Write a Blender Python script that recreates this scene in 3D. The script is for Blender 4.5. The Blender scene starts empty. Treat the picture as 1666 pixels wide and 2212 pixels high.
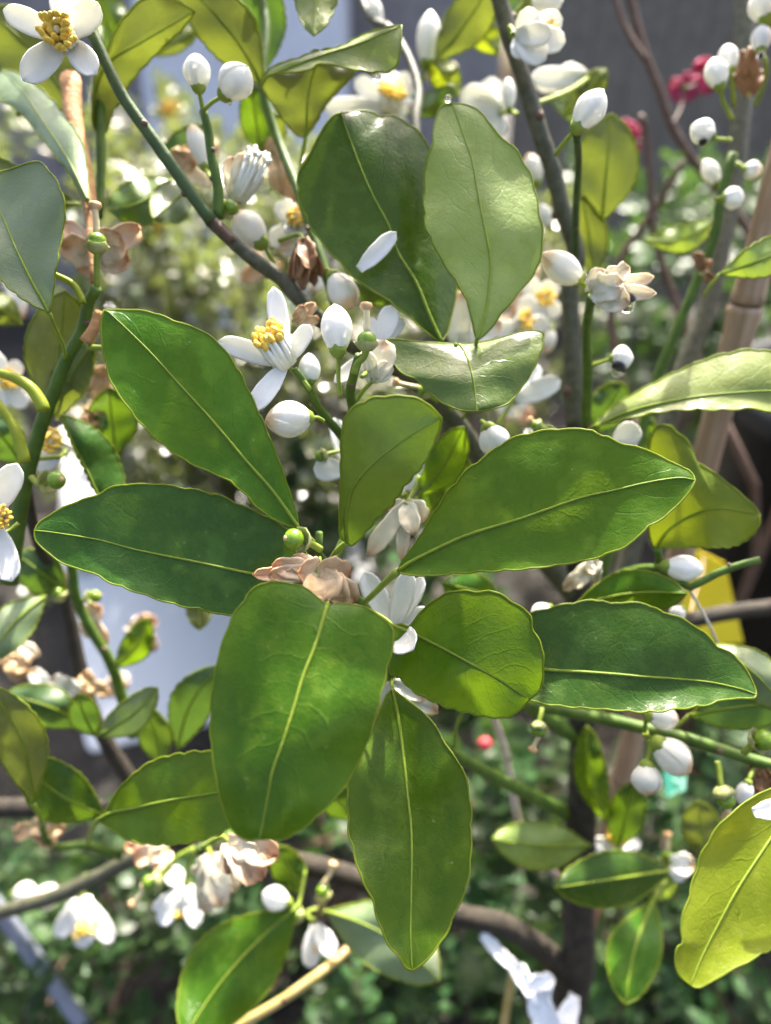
import bpy, math, random
from mathutils import Vector, Matrix, noise as mnoise
R = math.radians
rng = random.Random(11)
# ---------------------------------------------------------------- camera, sky, sun, exposure
CAM_H = 0.95
F, CX, CY = 1635.0, 833.0, 1106.0          # focal length and centre of the 1666 x 2212 view the positions were read in
sc = bpy.context.scene
cd = bpy.data.cameras.new('camera'); cam = bpy.data.objects.new('camera', cd)
sc.collection.objects.link(cam); sc.camera = cam
cam.location = (0, 0, CAM_H); cam.rotation_euler = (R(60), 0, 0)
cd.sensor_fit = 'HORIZONTAL'; cd.sensor_width = 36.0; cd.lens = 36.0 * F / 1666.0
cd.clip_start = 0.01; cd.clip_end = 500
cd.dof.use_dof = True; cd.dof.focus_distance = 0.262; cd.dof.aperture_fstop = 6.3
SUN_AZ, SUN_EL = R(14), R(52)              # ahead of the camera, a little to the right
w = bpy.data.worlds.new('World'); sc.world = w; w.use_nodes = True
wn = w.node_tree; bg = wn.nodes['Background']
sky = wn.nodes.new('ShaderNodeTexSky'); sky.sky_type = 'NISHITA'; sky.sun_disc = False
sky.air_density = 0.75; sky.dust_density = 7.0; sky.ozone_density = 0.2; sky.sun_elevation = SUN_EL; sky.sun_rotation = SUN_AZ
wn.links.new(sky.outputs[0], bg.inputs[0]); bg.inputs[1].default_value = 0.15
sd = bpy.data.lights.new('sun', 'SUN'); sun = bpy.data.objects.new('sun', sd); sc.collection.objects.link(sun)
sd.energy = 4.4; sd.angle = R(1.0); sd.color = (1.0, 0.95, 0.86)
S = Vector((math.sin(SUN_AZ)*math.cos(SUN_EL), math.cos(SUN_AZ)*math.cos(SUN_EL), math.sin(SUN_EL)))
sun.rotation_euler = (-S).to_track_quat('-Z', 'Y').to_euler(); sun.location = S*5
vs = sc.view_settings; vs.view_transform = 'Standard'; vs.look = 'None'; vs.gamma = 1.0; vs.use_curve_mapping = False
vs.exposure = 2.1
cy = sc.cycles; cy.use_denoising = True; cy.max_bounces = 10; cy.transparent_max_bounces = 8
cy.transmission_bounces = 6; cy.sample_clamp_indirect = 4.0; cy.sample_clamp_direct = 60.0; cy.caustics_reflective = False; cy.caustics_refractive = False

# ---------------------------------------------------------------- helpers
fwd = Vector((0, math.sin(R(60)), -math.cos(R(60)))); up = Vector((0, math.cos(R(60)), math.sin(R(60)))); rt = Vector((1, 0, 0))
CAMP = Vector((0, 0, CAM_H))
def P(x, y, z):                             # pixel + distance along the view axis -> world
    return CAMP + rt*((x-CX)/F*z) + up*(-(y-CY)/F*z) + fwd*z
KO = {0: (0, 0, 1.0)}
for r_ in range(4):
    for c_ in range(3):
        KO[r_*3+c_+1] = (538*c_, (0, 538, 1084.6, 1622.6)[r_], 0.35417)
def cv(k, p): o = KO[k]; return (o[0]+p[0]*o[2], o[1]+p[1]*o[2])
def cvs(k, ps): return [cv(k, p) for p in ps]
col = sc.collection
WORG = {}
def mk(name, verts, faces, mats, parent=None, origin=None, smooth=True, uv=None, midx=None):
    o0 = Vector(origin) if origin is not None else Vector(verts[0])
    me = bpy.data.meshes.new(name)
    me.from_pydata([tuple(Vector(v)-o0) for v in verts], [], faces)
    if not isinstance(mats, (list, tuple)): mats = [mats]
    for m in mats: me.materials.append(m)
    if midx: me.polygons.foreach_set('material_index', midx)
    if smooth: me.polygons.foreach_set('use_smooth', [True]*len(me.polygons))
    if uv:
        ul = me.uv_layers.new(name='UVMap')
        for lp in me.loops: ul.data[lp.index].uv = uv[lp.vertex_index]
    me.update()
    ob = bpy.data.objects.new(name, me); col.objects.link(ob)
    WORG[ob.name] = o0
    if parent is not None: ob.parent = parent; ob.location = o0 - WORG[parent.name]
    else: ob.location = o0
    return ob
def empty(name, loc):
    o = bpy.data.objects.new(name, None); col.objects.link(o); o.location = loc; o.empty_display_size = 0.05
    WORG[o.name] = Vector(loc); return o
def tag(o, label, cat, group=None, kind=None):
    o['label'] = label; o['category'] = cat
    if group: o['group'] = group
    if kind: o['kind'] = kind
    return o
def cat_rom(ps, n):
    """n+1 arc-length even samples on a Catmull-Rom spline through tuples"""
    ps = [Vector(p) for p in ps]
    if len(ps) == 2: ps = [ps[0], ps[0].lerp(ps[1], .5), ps[1]]
    q = [ps[0]*2-ps[1]] + ps + [ps[-1]*2-ps[-2]]
    d = []
    for i in range(1, len(q)-2):
        for j in range(8):
            t = j/8; a, b, c, e = q[i-1], q[i], q[i+1], q[i+2]
            d.append(0.5*((2*b)+(c-a)*t+(2*a-5*b+4*c-e)*t*t+(3*b-a-3*c+e)*t**3))
    d.append(ps[-1])
    L = [0.0]
    for i in range(1, len(d)): L.append(L[-1]+(d[i]-d[i-1]).length)
    out = []; j = 0
    for i in range(n+1):
        s = L[-1]*i/n
        while j < len(d)-2 and L[j+1] < s: j += 1
        h = L[j+1]-L[j]
        out.append(d[j].lerp(d[j+1], 0 if h < 1e-12 else min(1, (s-L[j])/h)))
    return out
def tube_geo(pts, rad, segs=8, cap=True, bump=0.0):
    vs_, fs = [], []; n = len(pts); prev = None
    for i, p in enumerate(pts):
        t = (pts[min(i+1, n-1)]-pts[max(i-1, 0)]).normalized()
        if prev is None:
            a = Vector((0, 0, 1)) if abs(t.z) < .9 else Vector((1, 0, 0)); u = t.cross(a).normalized()
        else: u = (prev - t*prev.dot(t)).normalized()
        prev = u; v = t.cross(u)
        for k in range(segs):
            an = 2*math.pi*k/segs; r = rad[i]
            if bump: r *= 1+bump*mnoise.noise(Vector((p.x*300+math.cos(an), p.y*300+math.sin(an), p.z*120)))
            vs_.append(p+(u*math.cos(an)+v*math.sin(an))*r)
    for i in range(n-1):
        for k in range(segs):
            a = i*segs+k; b = i*segs+(k+1) % segs
            fs.append((a, b, b+segs, a+segs))
    if cap:
        fs.append(tuple(range(segs))[::-1]); fs.append(tuple((n-1)*segs+k for k in range(segs)))
    return vs_, fs
def lerp(a, b, t): return a+(b-a)*t
def tube_px(name, k, pts, zs, rpx, mat, parent, n=None, segs=8, bump=0.0):
    """tube through pixels; zs: distance (number, pair or list); rpx: radius in view pixels (number, pair)"""
    ps = cvs(k, pts); m = len(ps)
    if not isinstance(zs, (list, tuple)): zs = (zs, zs)
    if len(zs) == 2: zs = [lerp(zs[0], zs[1], i/(m-1)) for i in range(m)]
    if not isinstance(rpx, (list, tuple)): rpx = (rpx, rpx)
    w3 = [P(p[0], p[1], z) for p, z in zip(ps, zs)]
    n = n or max(4, 4*(m-1)); c = cat_rom(w3, n)
    z_ = [(q-CAMP).dot(fwd) for q in c]
    rad = [lerp(rpx[0], rpx[1], i/n)*z_[i]/F for i in range(n+1)]
    v, f = tube_geo(c, rad, segs, True, bump)
    return mk(name, v, f, mat, parent, origin=c[0])
def join_geo(parts):
    V_, F_ = [], []
    for v, f in parts:
        o = len(V_); V_ += list(v); F_ += [tuple(i+o for i in q) for q in f]
    return V_, F_
def ball_geo(c, rx, ry, rz, ax=None, nu=10, nv=7):
    vs_, fs = [], []
    M = (Vector(ax).to_track_quat('Z', 'Y').to_matrix() if ax is not None else Matrix.Identity(3))
    for j in range(1, nv):
        th = math.pi*j/nv
        for i in range(nu):
            ph = 2*math.pi*i/nu
            vs_.append(Vector(c)+M @ Vector((rx*math.sin(th)*math.cos(ph), ry*math.sin(th)*math.sin(ph), rz*math.cos(th))))
    t = len(vs_); vs_.append(Vector(c)+M @ Vector((0, 0, rz))); vs_.append(Vector(c)-M @ Vector((0, 0, rz)))
    for j in range(nv-2):
        for i in range(nu):
            a = j*nu+i; b = j*nu+(i+1) % nu
            fs.append((a, a+nu, b+nu, b))
    for i in range(nu):
        fs.append((t, i, (i+1) % nu)); fs.append((t+1, (nv-2)*nu+(i+1) % nu, (nv-2)*nu+i))
    return vs_, fs
def lathe_geo(o, ax, prof, segs=14, lob=None):
    """prof: list of (distance along axis, radius); lob(i, angle) scales the radius"""
    M = Vector(ax).normalized().to_track_quat('Z', 'Y').to_matrix(); vs_, fs = [], []
    for i, (h, r) in enumerate(prof):
        for k in range(segs):
            an = 2*math.pi*k/segs; h2, r2 = (h, r) if lob is None else lob(i, an, h, r)
            vs_.append(Vector(o)+M @ Vector((r2*math.cos(an), r2*math.sin(an), h2)))
    for i in range(len(prof)-1):
        for k in range(segs):
            a = i*segs+k; b = i*segs+(k+1) % segs
            fs.append((a, b, b+segs, a+segs))
    return vs_, fs

# ---------------------------------------------------------------- materials
def nodes(name):
    m = bpy.data.materials.new(name); m.use_nodes = True; t = m.node_tree
    return m, t, t.nodes['Principled BSDF'], t.nodes['Material Output']
def N(t, typ, **kw):
    n = t.nodes.new(typ)
    for k, v in kw.items():
        if k.startswith('i_'):
            key = k[2:]; n.inputs[int(key) if key.isdigit() else key.replace('_', ' ')].default_value = v
        else: setattr(n, k, v)
    return n
def mathn(t, op, a, b=None, c=None, clamp=False):
    n = t.nodes.new('ShaderNodeMath'); n.operation = op; n.use_clamp = clamp
    for i, x in enumerate((a, b, c)):
        if x is None: continue
        if isinstance(x, (int, float)): n.inputs[i].default_value = x
        else: t.links.new(x, n.inputs[i])
    return n.outputs[0]
def mixc(t, fac, a, b, mode='MIX'):
    n = t.nodes.new('ShaderNodeMix'); n.data_type = 'RGBA'; n.blend_type = mode
    for i, x in ((0, fac), (6, a), (7, b)):
        if isinstance(x, (int, float)): n.inputs[i].default_value = x
        elif isinstance(x, tuple): n.inputs[i].default_value = x if len(x) == 4 else (*x, 1)
        else: t.links.new(x, n.inputs[i])
    return n.outputs[2]
def smooth(t, x, lo, hi):
    n = t.nodes.new('ShaderNodeMapRange'); n.interpolation_type = 'SMOOTHSTEP'
    t.links.new(x, n.inputs[0]); n.inputs[1].default_value = lo; n.inputs[2].default_value = hi
    return n.outputs[0]
def objpos(t): return N(t, 'ShaderNodeTexCoord').outputs['Object']
def noise_(t, vec, scale, detail=3, rough=.55):
    n = N(t, 'ShaderNodeTexNoise'); n.inputs['Scale'].default_value = scale; n.inputs['Detail'].default_value = detail
    n.inputs['Roughness'].default_value = rough; t.links.new(vec, n.inputs['Vector']); return n.outputs[0]

def leaf_mat(name, dark, light, blotch, trans, tfac=.32, rough=.36, vein=.14, spec=.27, veincol=(.16, .24, .02)):
    m, t, b, out = nodes(name)
    uv = N(t, 'ShaderNodeUVMap'); sx = N(t, 'ShaderNodeSeparateXYZ'); t.links.new(uv.outputs[0], sx.inputs[0])
    u = mathn(t, 'ABSOLUTE', mathn(t, 'MULTIPLY_ADD', sx.outputs[0], 2.0, -1.0)); v = sx.outputs[1]
    oi = N(t, 'ShaderNodeObjectInfo'); rnd = oi.outputs['Random']
    op = objpos(t)
    n1 = noise_(t, op, 42, 3); n2 = noise_(t, op, 150, 4); n3 = noise_(t, op, 900, 3)
    # side veins run forward from the midrib
    nv = noise_(t, op, 90, 2)
    ph = mathn(t, 'ADD', mathn(t, 'MULTIPLY', v, 8.5), mathn(t, 'ADD', mathn(t, 'MULTIPLY', mathn(t, 'POWER', u, 1.25), -2.0), mathn(t, 'MULTIPLY', nv, 1.1)))
    side = mathn(t, 'GREATER_THAN', sx.outputs[0], .5); ph = mathn(t, 'ADD', ph, mathn(t, 'MULTIPLY', side, .43))
    fr = mathn(t, 'ABSOLUTE', mathn(t, 'SUBTRACT', mathn(t, 'FRACT', ph), .5))
    line = mathn(t, 'MULTIPLY', mathn(t, 'SUBTRACT', 1.0, smooth(t, fr, .0, .075)), mathn(t, 'SUBTRACT', 1.0, smooth(t, u, .45, .95)))
    net = N(t, 'ShaderNodeTexVoronoi', feature='DISTANCE_TO_EDGE'); net.inputs['Scale'].default_value = 420; t.links.new(op, net.inputs['Vector'])
    netl = mathn(t, 'SUBTRACT', 1.0, smooth(t, net.outputs[0], 0.0, .12))
    c = mixc(t, smooth(t, n1, .36, .66), dark, light)
    c = mixc(t, mathn(t, 'MULTIPLY', smooth(t, n2, .46, .74), .75), c, blotch)
    c = mixc(t, mathn(t, 'MULTIPLY', smooth(t, noise_(t, op, 75, 2), .52, .70), .38), c, tuple(min(1, x*1.5+.012) for x in light))
    c = mixc(t, mathn(t, 'MULTIPLY', smooth(t, u, .62, 1.0), .35), c, blotch)
    c = mixc(t, mathn(t, 'MULTIPLY', line, .30*vein), c, veincol)
    c = mixc(t, mathn(t, 'MULTIPLY', netl, .06), c, veincol)
    hs = N(t, 'ShaderNodeHueSaturation'); t.links.new(c, hs.inputs['Color'])
    t.links.new(mathn(t, 'MULTIPLY_ADD', rnd, .03, .485), hs.inputs['Hue'])
    t.links.new(mathn(t, 'MULTIPLY_ADD', rnd, .34, .84), hs.inputs['Value'])
    c = hs.outputs[0]
    # dust and dried droplet specks
    sp = N(t, 'ShaderNodeTexVoronoi'); sp.inputs['Scale'].default_value = 260; t.links.new(op, sp.inputs['Vector'])
    speck = mathn(t, 'MULTIPLY', mathn(t, 'SUBTRACT', 1.0, smooth(t, sp.outputs[0], .05, .16)), smooth(t, n2, .52, .64))
    c = mixc(t, mathn(t, 'MULTIPLY', speck, .4), c, (.30, .36, .24))
    t.links.new(c, b.inputs['Base Color'])
    t.links.new(mathn(t, 'ADD', mathn(t, 'MULTIPLY_ADD', n2, .5, rough-.24), mathn(t, 'MULTIPLY', speck, .25)), b.inputs['Roughness'])
    b.inputs['Specular IOR Level'].default_value = spec
    hgt = mathn(t, 'ADD', mathn(t, 'MULTIPLY', line, -.7*vein), mathn(t, 'ADD', mathn(t, 'MULTIPLY', n2, .45), mathn(t, 'ADD', mathn(t, 'MULTIPLY', n3, .13), mathn(t, 'MULTIPLY', netl, -.05))))
    bp = N(t, 'ShaderNodeBump'); bp.inputs['Strength'].default_value = .55; bp.inputs['Distance'].default_value = .0011
    t.links.new(hgt, bp.inputs['Height']); t.links.new(bp.outputs[0], b.inputs['Normal'])
    tr = N(t, 'ShaderNodeBsdfTranslucent'); t.links.new(bp.outputs[0], tr.inputs['Normal'])
    tc = mixc(t, smooth(t, n1, .35, .7), trans, tuple(x*.72 for x in trans))
    tc = mixc(t, mathn(t, 'MULTIPLY', line, .35), tc, tuple(x*.6 for x in trans))
    t.links.new(tc, tr.inputs['Color'])
    mx = N(t, 'ShaderNodeMixShader'); mx.inputs[0].default_value = tfac
    t.links.new(b.outputs[0], mx.inputs[1]); t.links.new(tr.outputs[0], mx.inputs[2]); t.links.new(mx.outputs[0], out.inputs[0])
    return m
def soft_mat(name, a, b_, scale=120, trans=None, tfac=.3, rough=.5, bump=.3, bd=.0005, spec=.4, tip=None, tip2=None):
    """petals, stalks, bark: two tones in noise; tip colours the far end along the UV"""
    m, t, b, out = nodes(name); op = objpos(t)
    n1 = noise_(t, op, scale, 4); c = mixc(t, smooth(t, n1, .35, .68), a, b_)
    if tip:
        uv = N(t, 'ShaderNodeUVMap'); sx = N(t, 'ShaderNodeSeparateXYZ'); t.links.new(uv.outputs[0], sx.inputs[0])
        n2 = noise_(t, op, scale*1.3, 3)
        e = mathn(t, 'ADD', sx.outputs[1], mathn(t, 'MULTIPLY_ADD', n2, .7, -.35))
        c = mixc(t, smooth(t, e, *(tip2 or (.7, 1.0))), c, tip)
    t.links.new(c, b.inputs['Base Color']); b.inputs['Roughness'].default_value = rough; b.inputs['Specular IOR Level'].default_value = spec
    bp = N(t, 'ShaderNodeBump'); bp.inputs['Strength'].default_value = bump; bp.inputs['Distance'].default_value = bd
    t.links.new(noise_(t, op, scale*4, 4), bp.inputs['Height']); t.links.new(bp.outputs[0], b.inputs['Normal'])
    if trans:
        tr = N(t, 'ShaderNodeBsdfTranslucent'); tr.inputs['Color'].default_value = (*trans, 1)
        mx = N(t, 'ShaderNodeMixShader'); mx.inputs[0].default_value = tfac
        t.links.new(b.outputs[0], mx.inputs[1]); t.links.new(tr.outputs[0], mx.inputs[2]); t.links.new(mx.outputs[0], out.inputs[0])
    return m
def petal_mat(name, a, b_, tip=None, tip2=None, trans=(.85, .84, .72), tfac=.3):
    """petal: fine lengthwise streaks along the UV"""
    m, t, b, out = nodes(name); op = objpos(t)
    uv = N(t, 'ShaderNodeUVMap'); mp = N(t, 'ShaderNodeMapping'); mp.inputs['Scale'].default_value = (34, 2.2, 1); t.links.new(uv.outputs[0], mp.inputs[0])
    st = noise_(t, mp.outputs[0], 1.0, 3); n1 = noise_(t, op, 160, 3)
    c = mixc(t, smooth(t, n1, .35, .7), a, b_)
    c = mixc(t, mathn(t, 'MULTIPLY', smooth(t, st, .5, .7), .25), c, tuple(x*.86 for x in b_))
    if tip:
        sx = N(t, 'ShaderNodeSeparateXYZ'); t.links.new(uv.outputs[0], sx.inputs[0])
        e = mathn(t, 'ADD', sx.outputs[1], mathn(t, 'MULTIPLY_ADD', n1, .6, -.3))
        c = mixc(t, smooth(t, e, *(tip2 or (.7, 1.0))), c, tip)
    t.links.new(c, b.inputs['Base Color']); b.inputs['Roughness'].default_value = .46; b.inputs['Specular IOR Level'].default_value = .35
    bp = N(t, 'ShaderNodeBump'); bp.inputs['Strength'].default_value = .25; bp.inputs['Distance'].default_value = .0004
    t.links.new(mathn(t, 'ADD', st, noise_(t, op, 900, 2)), bp.inputs['Height']); t.links.new(bp.outputs[0], b.inputs['Normal'])
    tr = N(t, 'ShaderNodeBsdfTranslucent'); tr.inputs['Color'].default_value = (*trans, 1)
    mx = N(t, 'ShaderNodeMixShader'); mx.inputs[0].default_value = tfac
    t.links.new(b.outputs[0], mx.inputs[1]); t.links.new(tr.outputs[0], mx.inputs[2]); t.links.new(mx.outputs[0], out.inputs[0])
    return m
M = {}
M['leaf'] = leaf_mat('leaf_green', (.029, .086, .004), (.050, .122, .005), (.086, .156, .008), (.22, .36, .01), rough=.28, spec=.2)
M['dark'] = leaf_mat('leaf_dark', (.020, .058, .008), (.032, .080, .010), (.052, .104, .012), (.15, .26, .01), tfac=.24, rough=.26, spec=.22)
M['blue'] = leaf_mat('leaf_bluish', (.028, .070, .024), (.048, .100, .034), (.066, .120, .030), (.14, .26, .02), tfac=.22, rough=.42)
M['lime'] = leaf_mat('leaf_lime', (.062, .125, .012), (.088, .155, .016), (.118, .180, .020), (.18, .30, .015), tfac=.15, spec=.42)
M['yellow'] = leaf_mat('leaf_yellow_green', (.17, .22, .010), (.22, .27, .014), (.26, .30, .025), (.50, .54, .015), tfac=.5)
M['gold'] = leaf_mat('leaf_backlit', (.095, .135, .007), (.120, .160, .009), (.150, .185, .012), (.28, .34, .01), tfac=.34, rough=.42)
M['pale'] = leaf_mat('leaf_pale_sheen', (.190, .255, .060), (.235, .300, .080), (.150, .200, .012), (.26, .36, .03), tfac=.28, rough=.34, spec=.4)  # light green raised further: sky sheen painted into the base colour
M['olive'] = leaf_mat('leaf_underside', (.088, .108, .026), (.112, .130, .032), (.130, .146, .036), (.17, .21, .02), tfac=.28, rough=.55, vein=.1)
M['grey'] = leaf_mat('leaf_glaucous_sheen', (.130, .180, .085), (.165, .220, .105), (.140, .190, .065), (.15, .24, .04), tfac=.2, rough=.42, vein=.1, spec=.45)  # glaucous green greyed further: pale sky sheen put into the colour
M['rib'] = soft_mat('midrib', (.17, .24, .022), (.22, .29, .03), 200, trans=(.3, .4, .03), tfac=.2, rough=.45, spec=.25)
M['rim'] = soft_mat('leaf_margin', (.13, .19, .012), (.20, .25, .02), 200, trans=(.45, .5, .03), tfac=.4, rough=.45, spec=.25)
M['stem'] = soft_mat('stem_green', (.056, .105, .014), (.088, .145, .020), 160, rough=.5, bump=.4, spec=.25)
M['stem_b'] = soft_mat('stem_bluish', (.050, .085, .028), (.074, .112, .036), 160, rough=.5, bump=.4, spec=.25)
M['stem_y'] = soft_mat('stalk_yellow_green', (.24, .30, .02), (.32, .36, .04), 160, trans=(.4, .45, .05), tfac=.25, rough=.5, spec=.25)
M['stalk'] = soft_mat('flower_stalk', (.20, .28, .03), (.28, .34, .06), 200, trans=(.3, .4, .05), tfac=.2, rough=.5, spec=.25)
M['bark'] = soft_mat('bark_grey_brown', (.050, .046, .036), (.100, .092, .074), 220, rough=.75, bump=.9, bd=.0012)
M['bark_g'] = soft_mat('bark_grey_green', (.050, .054, .026), (.098, .092, .056), 260, rough=.55, bump=.6)
M['bark_r'] = soft_mat('bark_red_brown', (.090, .050, .032), (.130, .080, .055), 220, rough=.65, bump=.7, bd=.001)
M['bark_d'] = soft_mat('bark_dark', (.020, .016, .010), (.044, .034, .021), 180, rough=.8, bump=.9, bd=.0012)
M['twig_y'] = soft_mat('twig_yellow', (.32, .24, .07), (.42, .32, .12), 160, rough=.5, bump=.6)
M['dry'] = soft_mat('bark_orange_dry', (.34, .16, .05), (.48, .26, .11), 120, rough=.7, bump=.9, bd=.001)
M['twig_p'] = soft_mat('twig_pale', (.50, .38, .28), (.62, .52, .42), 160, rough=.3, bump=.5)
M['petal'] = petal_mat('petal_white', (.80, .80, .77), (.86, .86, .84))
M['petal_t'] = petal_mat('petal_browning', (.78, .77, .70), (.84, .83, .77), tip=(.62, .40, .20), tip2=(.66, .98))
M['cream'] = petal_mat('petal_cream', (.72, .66, .48), (.80, .76, .60), tip=(.62, .42, .24), tip2=(.6, 1.05))
M['tan'] = petal_mat('petal_withered', (.62, .41, .20), (.74, .55, .32), tip=(.42, .20, .08), tip2=(.7, 1.15), trans=(.55, .36, .2), tfac=.22)
M['pink'] = petal_mat('petal_withered_pink', (.80, .64, .42), (.84, .75, .56), tip=(.70, .36, .16), tip2=(.40, 1.05), trans=(.6, .4, .3), tfac=.22)
M['brown'] = petal_mat('petal_dried_brown', (.22, .11, .045), (.34, .19, .08), trans=(.4, .2, .08), tfac=.2)
M['anther'] = soft_mat('anther_yellow', (.84, .54, .05), (.90, .66, .14), 700, rough=.7, bump=.6)
M['anther_c'] = soft_mat('stamen_cream', (.82, .80, .66), (.86, .84, .74), 500, rough=.6)
M['calyx'] = soft_mat('calyx', (.34, .38, .12), (.48, .48, .22), 260, trans=(.5, .5, .2), tfac=.25, rough=.5)
M['ovary'] = soft_mat('ovary_green', (.12, .22, .008), (.18, .29, .015), 500, rough=.25, spec=.5)
M['style'] = soft_mat('style_cream', (.60, .50, .26), (.70, .58, .34), 240, rough=.5)
M['stigma'] = soft_mat('stigma_tan', (.52, .30, .13), (.62, .40, .20), 300, rough=.55)
def glass_mat():
    m, t, b, out = nodes('water'); b.inputs['Base Color'].default_value = (1, 1, 1, 1); b.inputs['Roughness'].default_value = .02
    b.inputs['IOR'].default_value = 1.33; b.inputs['Transmission Weight'].default_value = 1.0
    return m
M['water'] = glass_mat()
# ---------------------------------------------------------------- the setting
def mat_ground():
    m, t, b, out = nodes('soil_and_litter'); op = objpos(t)
    c = mixc(t, smooth(t, noise_(t, op, 6, 5), .4, .65), (.016, .014, .010), (.036, .031, .023))
    c = mixc(t, smooth(t, noise_(t, op, 60, 4), .55, .7), c, (.06, .05, .04))
    t.links.new(c, b.inputs['Base Color']); b.inputs['Roughness'].default_value = .95
    bp = N(t, 'ShaderNodeBump'); bp.inputs['Distance'].default_value = .02; t.links.new(noise_(t, op, 35, 6), bp.inputs['Height']); t.links.new(bp.outputs[0], b.inputs['Normal'])
    return m
g = mk('ground', [(-120, -120, 0), (120, -120, 0), (120, 120, 0), (-120, 120, 0)], [(0, 1, 2, 3)], mat_ground(), origin=(0, 0, 0), smooth=False)
g['kind'] = 'structure'
def plain_mat(name, a, b_, scale, rough=.6, bump=.2, bd=.003, spec=.4):
    return soft_mat(name, a, b_, scale, rough=rough, bump=bump, bd=bd, spec=spec)
def box_geo(x0, x1, y0, y1, z0, z1, bev=0.0):
    b = min(bev, (x1-x0)/3, (y1-y0)/3, (z1-z0)/3)
    if b <= 0:
        v = [(x, y, z) for z in (z0, z1) for y in (y0, y1) for x in (x0, x1)]
        return [Vector(p) for p in v], [(0, 2, 3, 1), (4, 5, 7, 6), (0, 1, 5, 4), (2, 6, 7, 3), (0, 4, 6, 2), (1, 3, 7, 5)]
    ring = [(x0+b, y0), (x1-b, y0), (x1, y0+b), (x1, y1-b), (x1-b, y1), (x0+b, y1), (x0, y1-b), (x0, y0+b)]
    ins = [(x0+b, y0+b), (x1-b, y0+b), (x1-b, y0+b), (x1-b, y1-b), (x1-b, y1-b), (x0+b, y1-b), (x0+b, y1-b), (x0+b, y0+b)]
    v = []
    for z, rr in ((z0, ins), (z0+b, ring), (z1-b, ring), (z1, ins)): v += [Vector((p[0], p[1], z)) for p in rr]
    f = []
    for l in range(3):
        for k in range(8): f.append((l*8+k, l*8+(k+1) % 8, (l+1)*8+(k+1) % 8, (l+1)*8+k))
    f.append(tuple(range(7, -1, -1))); f.append(tuple(range(24, 32)))
    return v, f
def rotz(vs_, a, o):
    m = Matrix.Rotation(a, 3, 'Z'); o = Vector(o); return [o+m @ Vector(v) for v in vs_]
# back of the garden: a grey rendered wall on the left, a dark board fence on the right
wallm = plain_mat('wall_render_grey', (.22, .205, .20), (.29, .27, .265), 14, .9, .4, .004)
wall = mk('garden_wall', *box_geo(-4.0, .45, 3.42, 3.62, 0, 2.3, .01), wallm, origin=(-1.8, 3.5, 0), smooth=False)
tag(wall, 'grey rendered garden wall behind the white cabinet', 'wall')
fencem = plain_mat('fence_stain_glare', (.15, .130, .10), (.20, .175, .14), 20, .8, .5, .003)  # stain tone lightened: glare over the upper view put into the colour
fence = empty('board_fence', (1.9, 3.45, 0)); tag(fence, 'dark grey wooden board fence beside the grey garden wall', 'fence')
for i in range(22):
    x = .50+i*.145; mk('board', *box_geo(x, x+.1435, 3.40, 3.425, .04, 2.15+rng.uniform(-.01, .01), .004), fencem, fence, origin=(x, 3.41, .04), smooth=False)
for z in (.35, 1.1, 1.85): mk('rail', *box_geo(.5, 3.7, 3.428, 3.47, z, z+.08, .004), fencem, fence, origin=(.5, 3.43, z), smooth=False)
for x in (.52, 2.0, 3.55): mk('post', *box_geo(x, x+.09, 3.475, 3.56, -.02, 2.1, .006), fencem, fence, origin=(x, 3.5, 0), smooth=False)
# white storage cabinet
cabm = plain_mat('painted_metal_white', (.62, .64, .70), (.68, .70, .75), 8, .45, .1)
cab = empty('storage_cabinet', (-.48, 3.1, 0)); tag(cab, 'tall white metal storage cabinet in front of the grey wall', 'cabinet')
cx0, cx1 = -.83, -.13
mk('cabinet_body', *box_geo(cx0, cx1, 2.95, 3.35, .05, 1.75, .008), cabm, cab, origin=(-.48, 3.1, .05), smooth=False)
for s in (0, 1):
    a = cx0+.012+s*(.342); d = mk('door', *box_geo(a, a+.334, 2.925, 2.948, .08, 1.73, .004), cabm, cab, origin=(a, 2.93, .08), smooth=False)
    hx = a+.29 if s == 0 else a+.03; mk('handle', *box_geo(hx, hx+.018, 2.905, 2.924, .9, 1.05, .004), M['bark'], d, origin=(hx, 2.91, .9), smooth=False)
for x in (cx0+.02, cx1-.06):
    for y in (2.97, 3.29): mk('foot', *box_geo(x, x+.04, y, y+.04, 0, .049), cabm, cab, origin=(x, y, 0), smooth=False)
# white plastic planter box standing on the ground behind the branches
whm = plain_mat('plastic_white', (.86, .85, .83), (.88, .87, .85), 10, .4, .08)
def ground_at(x, y):
    d = (P(x, y, 1)-CAMP); t = CAM_H/-d.z; return CAMP+d*t
bl = ground_at(185, 1640); br = ground_at(455, 1575)
ux = (br-bl); ux.z = 0; LW = .55; ang = math.atan2(ux.y, ux.x)
boxo = empty('storage_box', bl); tag(boxo, 'white plastic storage box with a front sloped to catch light on the ground behind the lemon branches', 'box')
hb = .0
for h_ in range(10, 60):
    q = bl+Vector((0, 0, h_/100)); c = q-CAMP; yy = CY-F*c.dot(up)/c.dot(fwd)
    if CY-F*((q+Vector((0, h_/90, 0))-CAMP).dot(up))/((q+Vector((0, h_/90, 0))-CAMP).dot(fwd)) < 1245: hb = h_/100; break
def rb(*a): v, f = box_geo(*a); return rotz(v, ang, bl), f
DB = hb/.90                                        # added lean: the front is sloped to catch more sky and sun
bx_ = [(0, 0, 0), (LW, 0, 0), (LW, .5+DB, 0), (0, .5+DB, 0), (.01, DB, hb), (LW-.01, DB, hb), (LW-.01, .48+DB, hb), (.01, .48+DB, hb)]
ob_ = mk('box_body', rotz(bx_, ang, bl), [(3, 2, 1, 0), (4, 5, 6, 7), (0, 1, 5, 4), (1, 2, 6, 5), (2, 3, 7, 6), (3, 0, 4, 7)], whm, boxo, origin=bl, smooth=False)
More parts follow.
